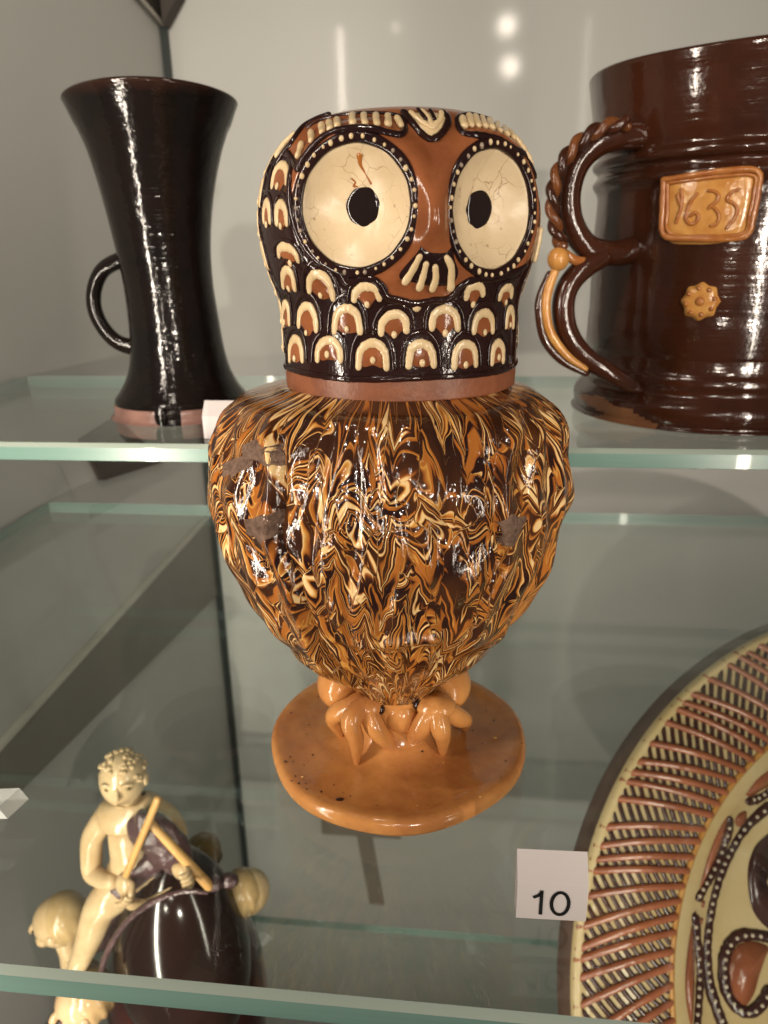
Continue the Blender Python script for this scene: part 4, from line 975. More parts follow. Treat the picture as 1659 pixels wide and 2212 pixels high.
for c in CHIP:
    cx = sum(p[0] for p in c) / len(c); cz = sum(p[1] for p in c) / len(c)
    c = [(cx + (a_ - cx) * 1.3, cz + (b_ - cz) * 1.2) for a_, b_ in c]
    c = [(a_ + random.uniform(-.012, .012), b_ + random.uniform(-.0009, .0009)) for p_, q_ in zip(c, c[1:] + c[:1]) for a_, b_ in (p_, ((p_[0] + q_[0]) / 2, (p_[1] + q_[1]) / 2))]
    blob_poly('glaze_chip', c, .00022, MAT['chip'], BODY, on_body, rings=7, rnd=.00022, edge=-.0008, flatk=12)
# drips of marbled slip where body meets feet
for th, z, r in ((-.50, .0385, .0030), (-.33, .0368, .0034), (.62, .0385, .0032), (.74, .0390, .0026)):
    p = body_pos(th, z); mb = MB(); ellipsoid(mb, (p[0], p[1] - .0015, p[2] - .001), (r, r * .8, r * .9), None, 14, 9)
    mb.build('slip_bead', MAT['dark'], BODY)

# foot: disc, stem, legs and claws
plate_prof = [(.0, .0), (.050, .0), (.0560, .0012), (.0600, .0040), (.0610, .0070), (.0606, .0098), (.0588, .0113), (.0555, .0113), (.0510, .0102), (.045, .0095), (.036, .0095), (.029, .0107), (.0245, .0130), (.0215, .0165), (.0200, .0210), (.0195, .0260), (.0200, .0320), (.0205, .040)]
def wob(q, a, z):
    k = 1 + .012 * sin(2 * a + .8) + .012 * sin(3 * a + 2) + .006 * sin(7 * a)
    return (q[0] * k, q[1] * k, q[2] + (.0006 * sin(2 * a + 1) if .002 < z < .016 else 0))
FOOT = revolve('disc_foot', plate_prof, MAT['amber'], OWL, 120, fn=wob)
PLH = [(.0215, .0165), (.0245, .0130), (.029, .0105), (.036, .0095), (.045, .0095), (.051, .0102), (.0555, .0113), (.0588, .0113), (.0606, .0098)]
for (x, y, z) in PLSPOT[:1]:
    mb = MB(); ellipsoid(mb, (x, y, lerp_tab(PLH, hypot(x, y))), (.0020, .0013, .0005), Matrix.Rotation(.5, 3, 'Z')); mb.build('iron_spot', MAT['darkspot'], FOOT)
for i, (x, y, z) in enumerate(PLSPOT[1:]):
    mb = MB(); rr = random.uniform(.0005, .0009); rad = hypot(x, y)
    zz = lerp_tab(PLH, rad) + .0001
    ellipsoid(mb, (x, y, zz), (rr * 1.3, rr, .0004), None, 10, 6); mb.build('glaze_fleck' if i in (2, 4, 6, 7, 8, 9) else 'iron_spot', MAT['palespot'] if i in (2, 4, 6, 7, 8, 9) else MAT['darkspot'], FOOT)
mb = MB()
for i in range(46):
    a_ = random.uniform(0, 2 * pi); rad = .026 + .033 * sqrt(random.random()); rr = random.uniform(.00022, .00048)
    ellipsoid(mb, (rad * sin(a_), -rad * cos(a_), lerp_tab(PLH, rad) + .0001), (rr * 1.2, rr, .0003), None, 7, 4)
o_ = mb.build('pin_holes', MAT['darkspot'], FOOT); o_['kind'] = 'stuff'
def organic(name, chains, mat, parent, sub=2):
    """one continuous surface grown over joined chains: [(points, radii), ...]; points closer than a hair are welded"""
    vs = []; es = []; rs = []
    def vid(p, r):
        for i, q in enumerate(vs):
            if (q - p).length < 1e-5: return i
        vs.append(p); rs.append(r); return len(vs) - 1
    for pts, rad in chains:
        ids = [vid(Vector(p), r) for p, r in zip(pts, rad)]
        for a, b in zip(ids, ids[1:]): es.append((a, b))
    me = bpy.data.meshes.new(name); me.from_pydata(vs, es, []); me.materials.append(mat)
    o = bpy.data.objects.new(name, me); C.objects.link(o); o.parent = parent
    sk = o.modifiers.new('skin', 'SKIN'); sk.use_smooth_shade = True
    for i, r in enumerate(rs): me.skin_vertices[0].data[i].radius = (r, r)
    me.skin_vertices[0].data[0].use_root = True
    ss = o.modifiers.new('sub', 'SUBSURF'); ss.levels = sub; ss.render_levels = sub
    return o
LR = [((-.0258, .002, .0345), (.0120, .0150, .0120)), ((.0235, .004, .0350), (.0110, .0150, .0110))]
for c, r in LR:
    mb = MB(); ellipsoid(mb, c, r, None, 28, 18); mb.build('leg', MAT['amber'], OWL)
mb = MB(); ellipsoid(mb, (.0035, -.0165, .0300), (.0075, .0060, .0085), None, 20, 14); mb.build('breast_knob', MAT['amber'], OWL)
for s_ in (0, 1):
    hub = Vector((-.0125, -.0185, .0365)) if s_ == 0 else Vector((.0190, -.0175, .0370))
    mb = MB(); ellipsoid(mb, hub, (.0090, .0075, .0052), None, 20, 12); foot = mb.build('foot', MAT['amber'], OWL)
    for tp in TOES[s_ * 3:s_ * 3 + 3]:
        q = [Vector(p) for p in tp]; st = hub * .8 + q[0] * .2; q = [q[1] + Vector((0, 0, -.002)), q[2], q[3]]
        q[-1].z = .0108
        tube('toe', [st] + q, [.0046, .0046, .0037, .0013], MAT['amber'], foot, 14, 5)

# ------------------------------------------------------------------ black flared mug
e = empty('black_mug', (-.196, .492, ZA), 'tall flared black glazed mug with a small side handle on the upper shelf', 'mug')
prof = [(.0, .0), (.0440, .0), (.0448, .0015), (.0448, .0085), (.0436, .0095), (.0440, .0120), (.0400, .0175), (.0345, .028), (.0312, .042), (.0296, .060), (.0288, .085), (.0298, .105), (.0322, .125), (.0358, .145), (.0405, .164), (.0450, .176), (.0508, .1900), (.0520, .1930), (.0508, .1945), (.0490, .1930), (.0430, .175), (.0370, .155), (.0330, .140), (.0280, .110), (.0265, .060), (.0, .055)]
def lean(q, a, z): 
    return (q[0] + .0012 * sin(z * 40) - .001, q[1], q[2] + (.0012 * sin(a * 2 + 1) if z > .18 else 0))
revolve('mug_body', prof, [MAT['black'], MAT['footpink']], e, 110, fn=lean, sub=3, fmat=lambda z, a: 1 if z < .0092 and not (-.06 < ((a + pi) % (2 * pi)) - pi - .10 < .22) else 0)
hp_ = [(-.023, 0, .1015), (-.0335, -.001, .1005), (-.0455, -.001, .0945), (-.0528, -.001, .0830), (-.0545, -.001, .0700), (-.0500, -.001, .0575), (-.0410, -.001, .0480), (-.0270, 0, .0435)]
tube('handle', hp_, [.0058, .0052, .0050, .0050, .0050, .0050, .0052, .0056], MAT['black'], e, 14, 6)
# drip of glaze at the foot
mb = MB(); ellipsoid(mb, (.0020, -.0452, .006), (.0042, .0016, .0068)); mb.build('glaze_drip', MAT['black'], e)

# ------------------------------------------------------------------ number cards
def card(x, y, z, w, h, text, label, rz=0, size=.010, tx=.0):
    e = empty('number_card', (x, y, z), label, 'card', 'number cards', rz)
    dp = .0065
    v = [(0,0,0),(w,0,0),(w,0,h*.62),(0,0,h*.62),(0,dp,0),(w,dp,0),(w,dp,h),(0,dp,h)]
    f = [(0,1,2,3),(3,2,6,7),(1,5,6,2),(0,3,7,4),(4,7,6,5),(0,4,5,1)]
    mesh_obj('card_block', v, f, [MAT['card'], MAT['card2']], e, False, [0,1,0,0,0,0])
    k = size; x = w * .5 - k * (.45 if len(text) == 2 else .22) + tx; z0 = h * .10
    for ch in text:
        mb = MB()
        if ch == '1': st = [[(.02, .50), (.13, .56), (.20, .66)], [(.20, .70), (.20, .0)]]; adv = .42
        elif ch == '0': st = [[(.22 + .20 * sin(a_ * pi / 12), .345 - .335 * cos(a_ * pi / 12)) for a_ in range(25)]]; adv = .5
        else: st = [[(.22 + .16 * sin(a_ * pi / 8), .50 + .17 * cos(a_ * pi / 8)) for a_ in range(17)], [(.38, .52), (.36, .25), (.20, .0)]]; adv = .5
        for l_ in st:
            hw = .042
            for (p, q) in zip(l_, l_[1:]):
                d_ = Vector((q[0] - p[0], q[1] - p[1])).normalized(); nx, nz = -d_.y * hw, d_.x * hw
                ex = d_ * .012
                c4 = [(p[0] + nx - ex.x, p[1] + nz - ex.y), (p[0] - nx - ex.x, p[1] - nz - ex.y), (q[0] - nx + ex.x, q[1] - nz + ex.y), (q[0] + nx + ex.x, q[1] + nz + ex.y)]
                mb.add([(x + a_ * k, -.00025, z0 + b_ * k) for a_, b_ in c4], [(0, 1, 2, 3)])
        mb.build('digit', MAT['ink'], e, False); x += adv * k
    return e
card(.0210, .2060, .0003, .0245, .0248, '10', 'white wedge card printed 10 on the owl shelf beside the big dish', rz=.03, size=.0150)
card(-.1540, .4130, ZA + .0003, .034, .0215, '9', 'white number card behind the shoulder of the owl on the upper shelf', rz=0, size=.0125)

# ------------------------------------------------------------------ brown handled mug
BX, BY = .159, .518
e = empty('brown_mug', (BX, BY, ZA), 'large dark brown glazed mug dated 1635 with looped handles on the upper shelf', 'mug')
prof = [(.0, .0), (.0800, .0), (.0838, .0025), (.0855, .008), (.0852, .0130), (.0822, .0175), (.0800, .0205), (.0800, .0235), (.0812, .0265), (.0806, .0300), (.0785, .0345), (.0782, .050), (.0790, .080), (.0795, .110), (.0790, .130), (.0798, .1350), (.0822, .1385), (.0826, .1410), (.0806, .1440), (.0803, .1465), (.0832, .1490), (.0836, .1520), (.0812, .1550), (.0815, .1580), (.0830, .163), (.0850, .174), (.0872, .187), (.0890, .1965), (.0890, .1985), (.0875, .1995), (.0858, .1980), (.0830, .180), (.0775, .155), (.0750, .1), (.0740, .03), (.0, .02)]
def mwob(q, a, z):
    k = 1 + .004 * sin(3 * a + z * 20) + .0025 * sin(5 * a - z * 31); return (q[0] * k, q[1] * k, q[2] + (.0012 * sin(a * 3) if z > .19 else 0))
revolve('mug_body', prof, [MAT['brown'], MAT['brownlight']], e, 140, fn=mwob, sub=4, fmat=lambda z, a: 1 if (z < .016 and -1.25 + .2 * sin(z * 500) < ((a + pi) % (2 * pi)) - pi + .0 < -.70 + .10 * sin(z * 420 + 1) and z < .0125 + .003 * sin(a * 9)) else 0)
L = lambda p: (p[0] - BX, p[1] - BY, p[2] - ZA)
def q3(pts): return [L(p) for p in pts]
H = lambda nm, pts, rad, mt, par=e, n=14, sub=6, flat=1: tube(nm, q3(pts), rad, mt, par, n, sub, flat)
h1 = H('handle', [(.096, .474, .2860), (.083, .468, .2856), (.0690, .464, .2815), (.0585, .462, .2715), (.0545, .461, .2560), (.0575, .461, .2400), (.0675, .463, .2275), (.083, .469, .2240), (.097, .477, .2262)], [.0080, .0074, .0070, .0070, .0070, .0070, .0070, .0072, .008], MAT['brown'])
h2 = H('handle', [(.0765, .464, .2225), (.0655, .459, .2165), (.0570, .456, .2070), (.0545, .455, .1950), (.0580, .455, .1800), (.0680, .454, .1670), (.0820, .453, .1580), (.0960, .4555, .1500), (.102, .458, .1465)], [.0060, .0066, .0066, .0066, .0066, .0062, .0056, .0046, .003], MAT['brown'])
# twisted rope laid along the outside of the upper loop
core = spline([(.0830, .458, .2905), (.0690, .455, .2880), (.0560, .452, .2800), (.0475, .450, .2680), (.0445, .449, .2540), (.0470, .449, .2380), (.0515, .450, .2280)], 12)
for ph, mt, nm in ((0, MAT['ropeamber'], 'rope_strand'), (pi, MAT['brown'], 'rope_strand')):
    P = []
    for i, p in enumerate(core):
        t_ = (core[min(i + 1, len(core) - 1)] - core[max(i - 1, 0)]).normalized(); s_ = t_.cross(Vector((0, 1, 0))).normalized(); a = i * .42 + ph
        P.append(Vector(L(p)) + s_ * cos(a) * .0020 + Vector((0, 1, 0)) * sin(a) * .0020)
    vv, ff = tube_geo(P, [.0025] * len(P), 10); mesh_obj(nm, vv, ff, mt, h1)
mb = MB(); ellipsoid(mb, L((.0495, .4485, .2215)), (.0062, .0062, .0066)); mb.build('ball', MAT['honey'], e)
H('leaf', [(.0520, .452, .2260), (.0560, .453, .2228), (.0600, .4545, .2205), (.0660, .457, .2200), (.0720, .459, .2215)], [.0018, .0026, .0028, .0024, .001], MAT['honeyrust'])
H('handle_ridge', [(.0485, .449, .2160), (.0450, .448, .2060), (.0440, .448, .1950), (.0475, .448, .1810), (.0575, .448, .1680), (.0690, .449, .1600)], [.0024, .0028, .0028, .0027, .0024, .0015], MAT['honey'], h2)
H('handle_ridge', [(.0455, .4500, .2130), (.0412, .4500, .2020), (.0405, .4500, .1930), (.0445, .4500, .1770), (.0550, .4500, .1650), (.0700, .4520, .1570)], [.0026, .0028, .0028, .0028, .0026, .002], MAT['brown'], h2)
# foot of the next handle, at the right
H('handle', [(.235, .430, .205), (.215, .428, .182), (.195, .4340, .170), (.1800, .4380, .1600), (.1700, .4395, .1530)], [.006, .006, .0060, .0055, .003], MAT['brown'])
def on_mug(th, z, h=0.0):
    r = .0790; return Vector(((r + h) * sin(th), -(r + h) * cos(th), z)), Vector((sin(th), -cos(th), 0))
def mt_(p):   # world point near the wall of the mug -> (theta, z)
    return (math.atan2(p[0] - BX, BY - p[1]), p[2] - ZA)
# dated tile
TL = TILE
poly = TL['outer']
tile = blob_poly('date_tile', poly, .0030, MAT['honey'], e, on_mug, rings=6, edge=-.0015, flatk=9)
fr = TL['frame'] + [TL['frame'][0]]
trail('tile_frame', fr, .0017, MAT['honeyrust'], tile, h=.0036, fn=on_mug, sub=4, flat=.9)
fr = TL['frame2'] + [TL['frame2'][0]]
trail('tile_frame', fr, .0010, MAT['honeyrust'], tile, h=.0033, fn=on_mug, sub=4, flat=.9)
for l in TL['digits']:
    trail('raised_digit', l, .00095, MAT['honeyrust'], tile, h=.0032, fn=on_mug, sub=5, flat=1.0)
# flower boss
fc = TL['flower']; out = []
for i in range(16):
    a = 2 * pi * i / 16; r = .0110 if i % 2 == 0 else .0096
    out.append((fc[0] + r * cos(a) / .079, fc[1] + r * sin(a)))
fl = blob_poly('flower_boss', out, .0028, MAT['honey'], e, on_mug, rings=5, flatk=6)
drop('boss_centre', fc[0], fc[1], .0026, MAT['honeyrust'], fl, lambda a, b, h=0: on_mug(a, b, .0028 + h))
for i in range(8):
    a = 2 * pi * i / 8 + .2
    drop('boss_pip', fc[0] + .0072 * cos(a) / .079, fc[1] + .0072 * sin(a), .0014, MAT['honeyrust'], fl, lambda p, q, h=0: on_mug(p, q, .0026 + h), flat=.8)

# ------------------------------------------------------------------ great slipware dish
PC = Vector(DISH['c']); PR = DISH['R']; PW = DISH['r2']
Z_ = Vector(DISH['n']).normalized(); X_ = Vector((0, 0, 1)).cross(Z_).normalized(); Y_ = Z_.cross(X_).normalized()
M3 = Matrix((X_, Y_, Z_)).transposed()
D_ = empty('slipware_dish', PC, 'large round cream dish with a crosshatched brown and red rim leaning below the brown mug', 'dish')
D_.rotation_euler = M3.to_euler()
DW = PW - .012; DEP = -.026
def dish_h(r):
    if r > PW: return 0.004 * (1 - (r - PW) / (PR - PW)) * 0 + .0035 * sin(pi * min(1, (r - PW) / (PR - PW)))
    return DEP * smooth(0, 1, (PW - r) / .035)
def dp(r, a, h=0): return Vector((r * cos(a), r * sin(a), dish_h(r) + h))
prof = [(.0, DEP - .012), (PW - .04, DEP - .012), (PW - .01, -.030), (PR - .002, -.030), (PR + .0060, -.026), (PR + .0070, -.020), (PR + .0035, -.008), (PR + .0022, -.002), (PR, .0025), (PR - .003, .0032), (PR - .006, .0008)] + [(r, dish_h(r)) for r in (PR - .012, PR - .03, PR - .05, PW + .006, PW, PW - .006, PW - .014, PW - .024, PW - .034, PW - .05, PW - .12)] + [(.0, DEP)]
vv = []; ff = []; n = 160
for (r, h) in prof:
    for k in range(n):
        a = 2 * pi * k / n; vv.append((r * cos(a), r * sin(a), h))
for i in range(len(prof) - 1):
    for k in range(n):
        a = i * n + k; b_ = i * n + (k + 1) % n; ff.append((a, b_, b_ + n, a + n))
mi = [1 if i < 7 else 0 for i in range(len(prof) - 1) for k in range(n)]
dish = mesh_obj('dish_body', vv, ff, [MAT['platecream'], MAT['plateback']], D_, True, mi)
def dtrail(name, pts, w, mat, par=dish, h=.0004, sub=4, flat=.6, n=8, jit=.12):
    P = [dp(hypot(p.x, p.y), atan2(p.y, p.x), h) for p in spline([(r * cos(a), r * sin(a), 0) for r, a in pts], sub)]
    vv, ff = tube_geo(P, [w * (1 + random.uniform(-jit, jit)) for _ in P], n, flat, [Vector((0, 0, 1))] * len(P))
    return mesh_obj(name, vv, ff, mat, par)
def ddot(mb, r, a, rad):
    ellipsoid(mb, dp(r, a, .0006), (rad, rad, rad * .6), None, 7, 5)
# rim trellis: dark rays one way, red bars across them
r0_, r1_ = PW + .004, PR - .0045
A0, A1 = DISH['a0'], DISH['a1']
nray = int((A1 - A0) / .033)
sk = .26
for i in range(0, nray + 8):
    a = A0 + i * .033
    # dark stroke running slantwise across the rim
    pts = []
    for k in range(5):
        t_ = k / 4; pts.append((r0_ + (r1_ - r0_) * t_, a - .24 * t_ + random.uniform(-.002, .002)))
    dtrail('dark_ray', pts, .0018, MAT['plateink'], h=.0003, n=6)
nbar = int((A1 - A0) / .048)
for i in range(0, nbar + 4):
    a = A0 + i * .048 + random.uniform(-.004, .004)
    pts = []
    for k in range(4):
        t_ = k / 3; pts.append((r0_ - .002 + (r1_ - r0_ + .005) * t_, a + (.125 + .02 * sin(i * 1.3)) * t_))
    dtrail('red_bar', pts, .0026, MAT['platered'], h=.0011, n=8)
# ring round the well
for rr, w, mt in ((PW + .001, .0022, MAT['honey']), (PR - .004, .0014, MAT['platecream'])):
    P = [dp(rr, A0 - .4 + (A1 - A0 + .8) * i / 120, .0004) for i in range(121)]
    v_, f_ = tube_geo(P, [w] * 121, 6, .6, [Vector((0, 0, 1))] * 121); mesh_obj('rim_line', v_, f_, mt, dish)
# pointed leaves in the wall of the well, edged with dark slip and jewelled dots
def leaf(ac, span, rc, wid, red=True):
    up = [(rc + wid * sin(pi * t_ / 8) , ac - span + 2 * span * t_ / 8) for t_ in range(9)]
    lo = [(rc - wid * sin(pi * t_ / 8) , ac - span + 2 * span * t_ / 8) for t_ in range(9)]
    lf = None
    P = [dp(r, a, .0005) for r, a in up] + [dp(r, a, .0005) for r, a in lo[::-1][1:-1]]
    c_ = dp(rc, ac, .0016); v_ = [c_] + P; k_ = len(P)
    lf = mesh_obj('leaf', v_, [(0, 1 + (i + 1) % k_, 1 + i) for i in range(k_)] , MAT['platered'] , dish)
    for side in (up, lo):
        dtrail('leaf_outline', side, .0022, MAT['plateink'], lf, h=.0008)
        mb = MB()
        P2 = spline([(r * cos(a), r * sin(a), 0) for r, a in side], 5)
        for p in P2[1:-1]: ddot(mb, hypot(p.x, p.y), atan2(p.y, p.x), .0011)
        for i in range(len(mb.v)): mb.v[i] = (mb.v[i][0], mb.v[i][1], mb.v[i][2] + .0020)
        o_ = mb.build('slip_dots', MAT['palespot2'], lf); o_['kind'] = 'stuff'
MAT['palespot2'] = glazed('pale_jewel_dot', (.62, .52, .40), None, .3)
for lc, sp, rr, wd in DISH['leaves']: leaf(lc, sp, rr, wd)
# sweeping dark bands with dots in the middle, dark crescent, red pod
for pts in DISH['bands']:
    bnd = dtrail('jewelled_band', [(hypot(x, y), atan2(y, x)) for x, y in pts], .0042, MAT['plateink'], h=.0008, sub=6, flat=.45)
    mb = MB(); P2 = spline([(x, y, 0) for x, y in pts], 7)
    acc = 0
    for i in range(1, len(P2)):
        acc += (P2[i] - P2[i - 1]).length
        if acc > .0052: acc = 0; ddot(mb, P2[i].length, atan2(P2[i].y, P2[i].x), .0015)
    for i in range(len(mb.v)): mb.v[i] = (mb.v[i][0], mb.v[i][1], mb.v[i][2] + .0024)
    o_ = mb.build('slip_dots', MAT['palespot2'], bnd); o_['kind'] = 'stuff'
for name, pts, mt in DISH['patches']:
    P = [dp(p.length, atan2(p.y, p.x), .0009) for p in spline([(x, y, 0) for x, y in pts + [pts[0]]], 5)[:-1]]
    c_ = sum(P, Vector()) / len(P); c_.z += .0015; k_ = len(P); skirt = [p - Vector((0, 0, .002)) for p in P]
    ar = sum(P[i].x * P[(i+1) % k_].y - P[(i+1) % k_].x * P[i].y for i in range(k_))
    fs = [(0, 1 + i, 1 + (i + 1) % k_) for i in range(k_)] + [(1 + i, 1 + k_ + i, 1 + k_ + (i + 1) % k_, 1 + (i + 1) % k_) for i in range(k_)]
    if ar < 0: fs = [t_[::-1] for t_ in fs]
    mesh_obj(name, [c_] + P + skirt, fs, MAT[mt], dish)

# ------------------------------------------------------------------ figure jug at the lower left
JX, JY = FIG['pelvis'][0], .45
J = empty('figure_jug', (JX, JY, ZC), 'dark maroon jug with an ivory nude fiddler seated on it and small bearded heads', 'jug')
V = lambda p: Vector(p) - Vector((JX, JY, ZC))
g = lambda k: V(FIG[k])
# bell shaped body
bx = -.243 - JX; by = .475 - JY
def bwob(q, a, z): return (q[0] + bx, q[1] + by, q[2])
H0 = ZC
MAT['maroonblack'] = glazed('black_hood_glaze', (.012, .007, .006), (.02, .009, .007), .12, 20, .1, .001, nscale=12)
bell = [(.0, 0.0), (.060, 0.0), (.062, .010), (.066, .040), (.070, .075), (.071, .10), (.069, .125), (.065, .145), (.058, .165), (.052, .19), (.044, .21), (.033, .226), (.018, .236), (.0, .240)]
jb = revolve('jug_body', bell, MAT['maroon'], J, 96, fn=bwob, sub=4)
mb = MB(); ellipsoid(mb, V((-.2180, .425, -.302)), (.054, .046, .103), None, 40, 28); mb.build('jug_hood', MAT['maroonblack'], J)
tube('rim_ridge', [V(p) for p in ARCH], [.0022, .0024, .0024, .0022, .0022, .0020, .0018, .0012], MAT['purple'], jb, 12, 5)
tube('rim_ridge', [V((p[0] - .016, p[1] + .03, p[2] + .006)) for p in ARCH[:-2]], [.012, .014, .016, .016, .014, .010], MAT['purple'], jb, 14, 5)
# the fiddler: trunk, arms and legs as one grown surface
ch = g('chest'); bl = g('belly'); pe = g('pelvis'); nk = g('neck')
shl, shr = g('shL'), g('shR')
m1 = (ch + Vector((0, .001, .007)))
trunk = [([pe + Vector((-.003, 0, .010)), bl, ch + Vector((.001, 0, -.002)), m1, nk + Vector((0, 0, -.004)), nk + Vector((0, 0, .008))], [.0205, .0175, .0190, .0150, .0072, .0062]),
         ([m1, shl + Vector((.006, 0, -.002)), (shl + g('elL')) / 2 + Vector((-.003, 0, .004)), g('elL'), (g('elL') + g('wrL')) / 2 + Vector((0, -.001, -.002)), g('wrL')], [.0150, .0105, .0090, .0088, .0072, .0058]),
         ([m1, shr + Vector((-.006, 0, -.002)), (shr + g('elR')) / 2 + Vector((.003, .004, 0)), g('elR') + Vector((0, .008, 0)), g('wrR')], [.0150, .0105, .0090, .0085, .0058]),
         ([pe + Vector((-.003, 0, .010)), g('hipL') + Vector((-.004, 0, 0)), (g('hipL') + g('knL')) / 2 + Vector((-.004, -.004, 0)), g('knL') + Vector((-.006, 0, 0)), (g('knL') + g('anL')) / 2 + Vector((-.002, -.002, 0)), g('anL'), g('anL') + Vector((-.004, -.010, -.010))], [.0215, .0170, .0150, .0140, .0115, .0085, .0080]),
         ([pe + Vector((-.003, 0, .010)), g('hipR'), g('knR'), g('anR')], [.0215, .0170, .0125, .009])]
FIGO = organic('fiddler', trunk, MAT['ivory'], J, 2)
# hands with fingers
def hand(c, d, side, name='hand'):
    d = Vector(d).normalized(); w_ = d.cross(Vector((0, 1, 0))).normalized(); n_ = w_.cross(d)
    mb = MB(); rot = Matrix((w_, n_, d)).transposed(); ellipsoid(mb, c, (.0072, .0048, .0080), rot)
    for k in range(4):
        b0 = c + w_ * (-.0051 + k * .0034) * 1.0 + d * .005; ln = (.0085, .0100, .0095, .0075)[k]
        v_, f_ = tube_geo(spline([b0, b0 + d * ln * .5 - n_ * .0015, b0 + d * ln * .75 - n_ * .005, b0 + d * ln * .45 - n_ * .0085], 3), .0018, 8); mb.add(v_, f_)
    v_, f_ = tube_geo(spline([c + w_ * side * .005, c + w_ * side * .0095 + d * .003 - n_ * .003, c + w_ * side * .0075 + d * .008 - n_ * .006], 3), .0021, 8); mb.add(v_, f_)
    return mb.build(name, MAT['ivory'], FIGO)
hand(g('hnL'), g('hnL') - g('wrL') + Vector((.0, -.004, -.010)), 1)
hand(g('hnR'), g('hnR') - g('wrR') + Vector((.004, 0, 0)), -1)
# head with face
hc = g('head')
def headfn(d):
    k = 1.0
    if d.y < 0:  # face side towards the viewer
        k += .05 * exp(-((d.x - .12) ** 2 / .02 + (d.z + .62) ** 2 / .06))            # chin
        k -= .06 * exp(-((d.x + .25) ** 2 / .02 + (d.z - .02) ** 2 / .015)) + .06 * exp(-((d.x - .48) ** 2 / .02 + (d.z - .02) ** 2 / .015))
    return k
mb = MB(); ellipsoid(mb, hc, (.0165, .0175, .0205), Matrix.Rotation(.12, 3, 'Y'), 36, 26, fn=headfn); hd = mb.build('figure_head', MAT['ivory'], J)
mb = MB()
for k in range(90):
    a = random.uniform(0, 2 * pi); zz = random.uniform(.15, 1.0); rr = sqrt(max(0, 1 - zz * zz)); d = Vector((rr * cos(a), rr * sin(a), zz))
    if d.y < -.45 and d.z < .62: continue
    if d.z < .35 and abs(d.x) < .5 and d.y < 0: continue
    ellipsoid(mb, hc + Vector((d.x * .0168, d.y * .0178, d.z * .0205)), (.0021, .0021, .0016), None, 8, 6)
mb.build('hair', MAT['ivory'], hd)
mb = MB(); v_, f_ = tube_geo([hc + Vector((.0030, -.0160, .0035)), hc + Vector((.0034, -.0182, -.0010)), hc + Vector((.0036, -.0188, -.0032))], [.0014, .0020, .0024], 10); mb.add(v_, f_); mb.build('nose', MAT['ivory'], hd)
for sx in (-.0045, .0105):
    mb = MB(); ellipsoid(mb, hc + Vector((sx, -.0160 if sx < 0 else -.0138, .0016)), (.0019, .0012, .0012)); mb.build('eye', MAT['olive'], hd)
    mb = MB(); v_, f_ = tube_geo(spline([hc + Vector((sx - .0035, -.0158, .0050)), hc + Vector((sx, -.0172 if sx < 0 else -.0155, .0066)), hc + Vector((sx + .0035, -.0158 if sx < 0 else -.0128, .0050))], 3), .0010, 7); mb.add(v_, f_); mb.build('eyebrow', MAT['ivory'], hd)
mb = MB(); ellipsoid(mb, hc + Vector((.0040, -.0172, -.0112)), (.0042, .0014, .0010)); mb.build('mouth', MAT['ivorydark'], hd)
for sx in (-1, 1):
    mb = MB(); ellipsoid(mb, hc + Vector((sx * .0168, .001, -.001)), (.0020, .0034, .0048)); mb.build('ear', MAT['ivory'], hd)
# fiddle, its neck and the bow
vi = g('vio') + Vector((.006, 0, -.009))
ax = (g('nk1') - g('nk0')).normalized()
rot = Matrix((ax.cross(Vector((0, 1, 0))).normalized(), Vector((0, -1, 0)), ax)).transposed()
def vfn(d): return 1 - .16 * exp(-(d.z / .22) ** 2) + .05 * sin(d.x * 9 + d.z * 7)
mb = MB(); ellipsoid(mb, vi, (.019, .011, .030), rot, 32, 22, fn=vfn); fid = mb.build('fiddle_body', MAT['purple'], J)
tube('fiddle_neck', [g('nk0'), (g('nk0') + g('nk1')) / 2, g('nk1')], [.0030, .0036, .0038], MAT['stick'], fid, 10, 4)
tube('bow', [g('bow0'), (g('bow0') + g('bow1')) / 2, g('bow1')], [.0026, .0027, .0026], MAT['stick'], J, 10, 4)
# drapery over the saddle
fl_ = [g('flap2'), g('flap1') + Vector((.02, 0, .006)), g('flap1'), g('flap0')]
v_ = [g('pelvis') + Vector((0, -.016, .004)), g('pelvis') + Vector((.03, -.010, .006)), g('flap2'), g('flap2') + Vector((-.020, -.008, -.006)), g('flap0') + Vector((.010, 0, .008)), g('flap0'), g('flap1') + Vector((-.006, 0, 0)), g('hipL') + Vector((.004, -.016, 0))]
c_ = sum(v_, Vector()) / len(v_) + Vector((0, -.006, 0)); back = [p + Vector((0, .012, -.002)) for p in v_]; k_ = len(v_)
o_ = mesh_obj('drapery', [c_] + v_ + back, [(0, 1 + (i + 1) % k_, 1 + i) for i in range(k_)] + [(1 + i, 1 + (i + 1) % k_, 1 + k_ + (i + 1) % k_, 1 + k_ + i) for i in range(k_)], MAT['ivory'], J)
ss = o_.modifiers.new('sub', 'SUBSURF'); ss.levels = 2; ss.render_levels = 2
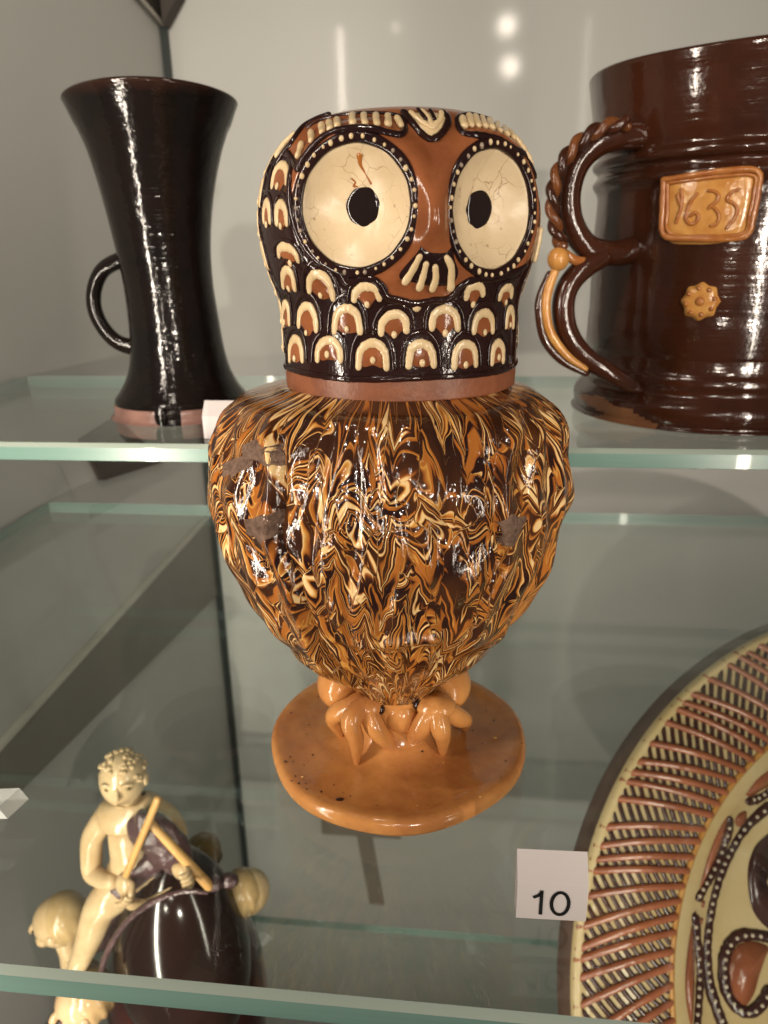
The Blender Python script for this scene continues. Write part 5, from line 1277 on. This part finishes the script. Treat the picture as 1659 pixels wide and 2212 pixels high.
# small heads round the jug
MAT['ivorycap'] = glazed('ochre_glazed_cap', (.50, .36, .18), (.38, .25, .11), .2, 90, .3, .0015)
def small_head(c, r, look, hairmat, name='bearded_head', nose=True, body=None, skin='ivory'):
    c = Vector(c); look = Vector(look).normalized(); side = look.cross(Vector((0, 0, 1))).normalized(); up = side.cross(look)
    rot = Matrix((side, look, up)).transposed()
    P_ = lambda a, b, h: c + side * a * r + look * b * r + up * h * r
    mb = MB(); ellipsoid(mb, c, (r * .88, r * 1.0, r * 1.05), rot, 26, 18); 
    hd = mb.build(name, MAT[skin], J)
    mb = MB(); ellipsoid(mb, P_(0, -.24, .12), (r * .95, r * .92, r * 1.02), rot, 40, 18, fn=lambda d: 1 + .06 * sin(atan2(d.y, d.x) * 13 + d.z * 2) * smooth(.5, -.2, d.z) if d.z < .5 else 1); mb.build('hair_cap', MAT[hairmat], hd)
    if nose:
        mb = MB(); v_, f_ = tube_geo([P_(0, .88, .14), P_(0, 1.06, -.06), P_(0, 1.12, -.22)], [r * .09, r * .13, r * .15], 10); mb.add(v_, f_); mb.build('nose', MAT[skin], hd)
        for s_ in (-1, 1):
            mb = MB(); ellipsoid(mb, P_(s_ * .40, .84, .06), (r * .12, r * .12, r * .10)); mb.build('eye', MAT['darkspot'], hd)
            mb = MB(); ellipsoid(mb, P_(s_ * .42, .58, -.34), (r * .30, r * .30, r * .30)); mb.build('cheek', MAT[skin], hd)
            mb = MB(); ellipsoid(mb, P_(s_ * .86, .12, -.10), (r * .10, r * .17, r * .24), rot); mb.build('ear', MAT[skin], hd)
        mb = MB(); ellipsoid(mb, P_(0, .62, -.78), (r * .30, r * .28, r * .26), rot); mb.build('chin', MAT[skin], hd)
    return hd
dw = g('dw')
h_ = small_head(dw, .0200, (-.97, -.24, -.10), 'ivorycap')
tube('neck', [dw + Vector((.001, 0, -.016)), dw + Vector((.004, 0, -.032)), dw + Vector((.006, .002, -.052)), dw + Vector((.014, .008, -.070))], [.0085, .0090, .0120, .0110], MAT['ivory'], h_, 14, 5)
tube('arm', [dw + Vector((.006, -.006, -.036)), dw + Vector((.014, -.008, -.042)), dw + Vector((.020, -.008, -.044))], [.005, .0045, .004], MAT['ivory'], h_, 10, 4)
small_head(g('low2') + Vector((.006, .0, .012)), .021, (-.80, -.60, -.05), 'ivorycap')
h_ = small_head(g('rhead'), .0185, (.75, .62, -.1), 'ivorycap', nose=False)
tube('neck', [g('rhead') + Vector((-.004, .004, -.012)), g('rhead') + Vector((-.008, .004, -.030)), g('rhead') + Vector((-.012, .004, -.05))], [.005, .0045, .005], MAT['ivory'], h_, 12, 4)
tube('arm', [g('rhead') + Vector((-.012, 0, -.002)), g('rhead') + Vector((-.030, -.006, .006)), g('rhead') + Vector((-.045, -.012, .012))], [.006, .0055, .005], MAT['ivory'], h_, 10, 4)
small_head(g('rhead2'), .0165, (.1, .95, -.1), 'olive', skin='olive')
for i, (k, p) in enumerate((('c', g('nk1') + Vector((.002, .004, -.002))), ('d', g('nk1') + Vector((.012, .010, -.004))))):
    mb = MB(); ellipsoid(mb, p, (.007, .006, .0055)); mb.build('dark_boss', MAT['purple'], jb)
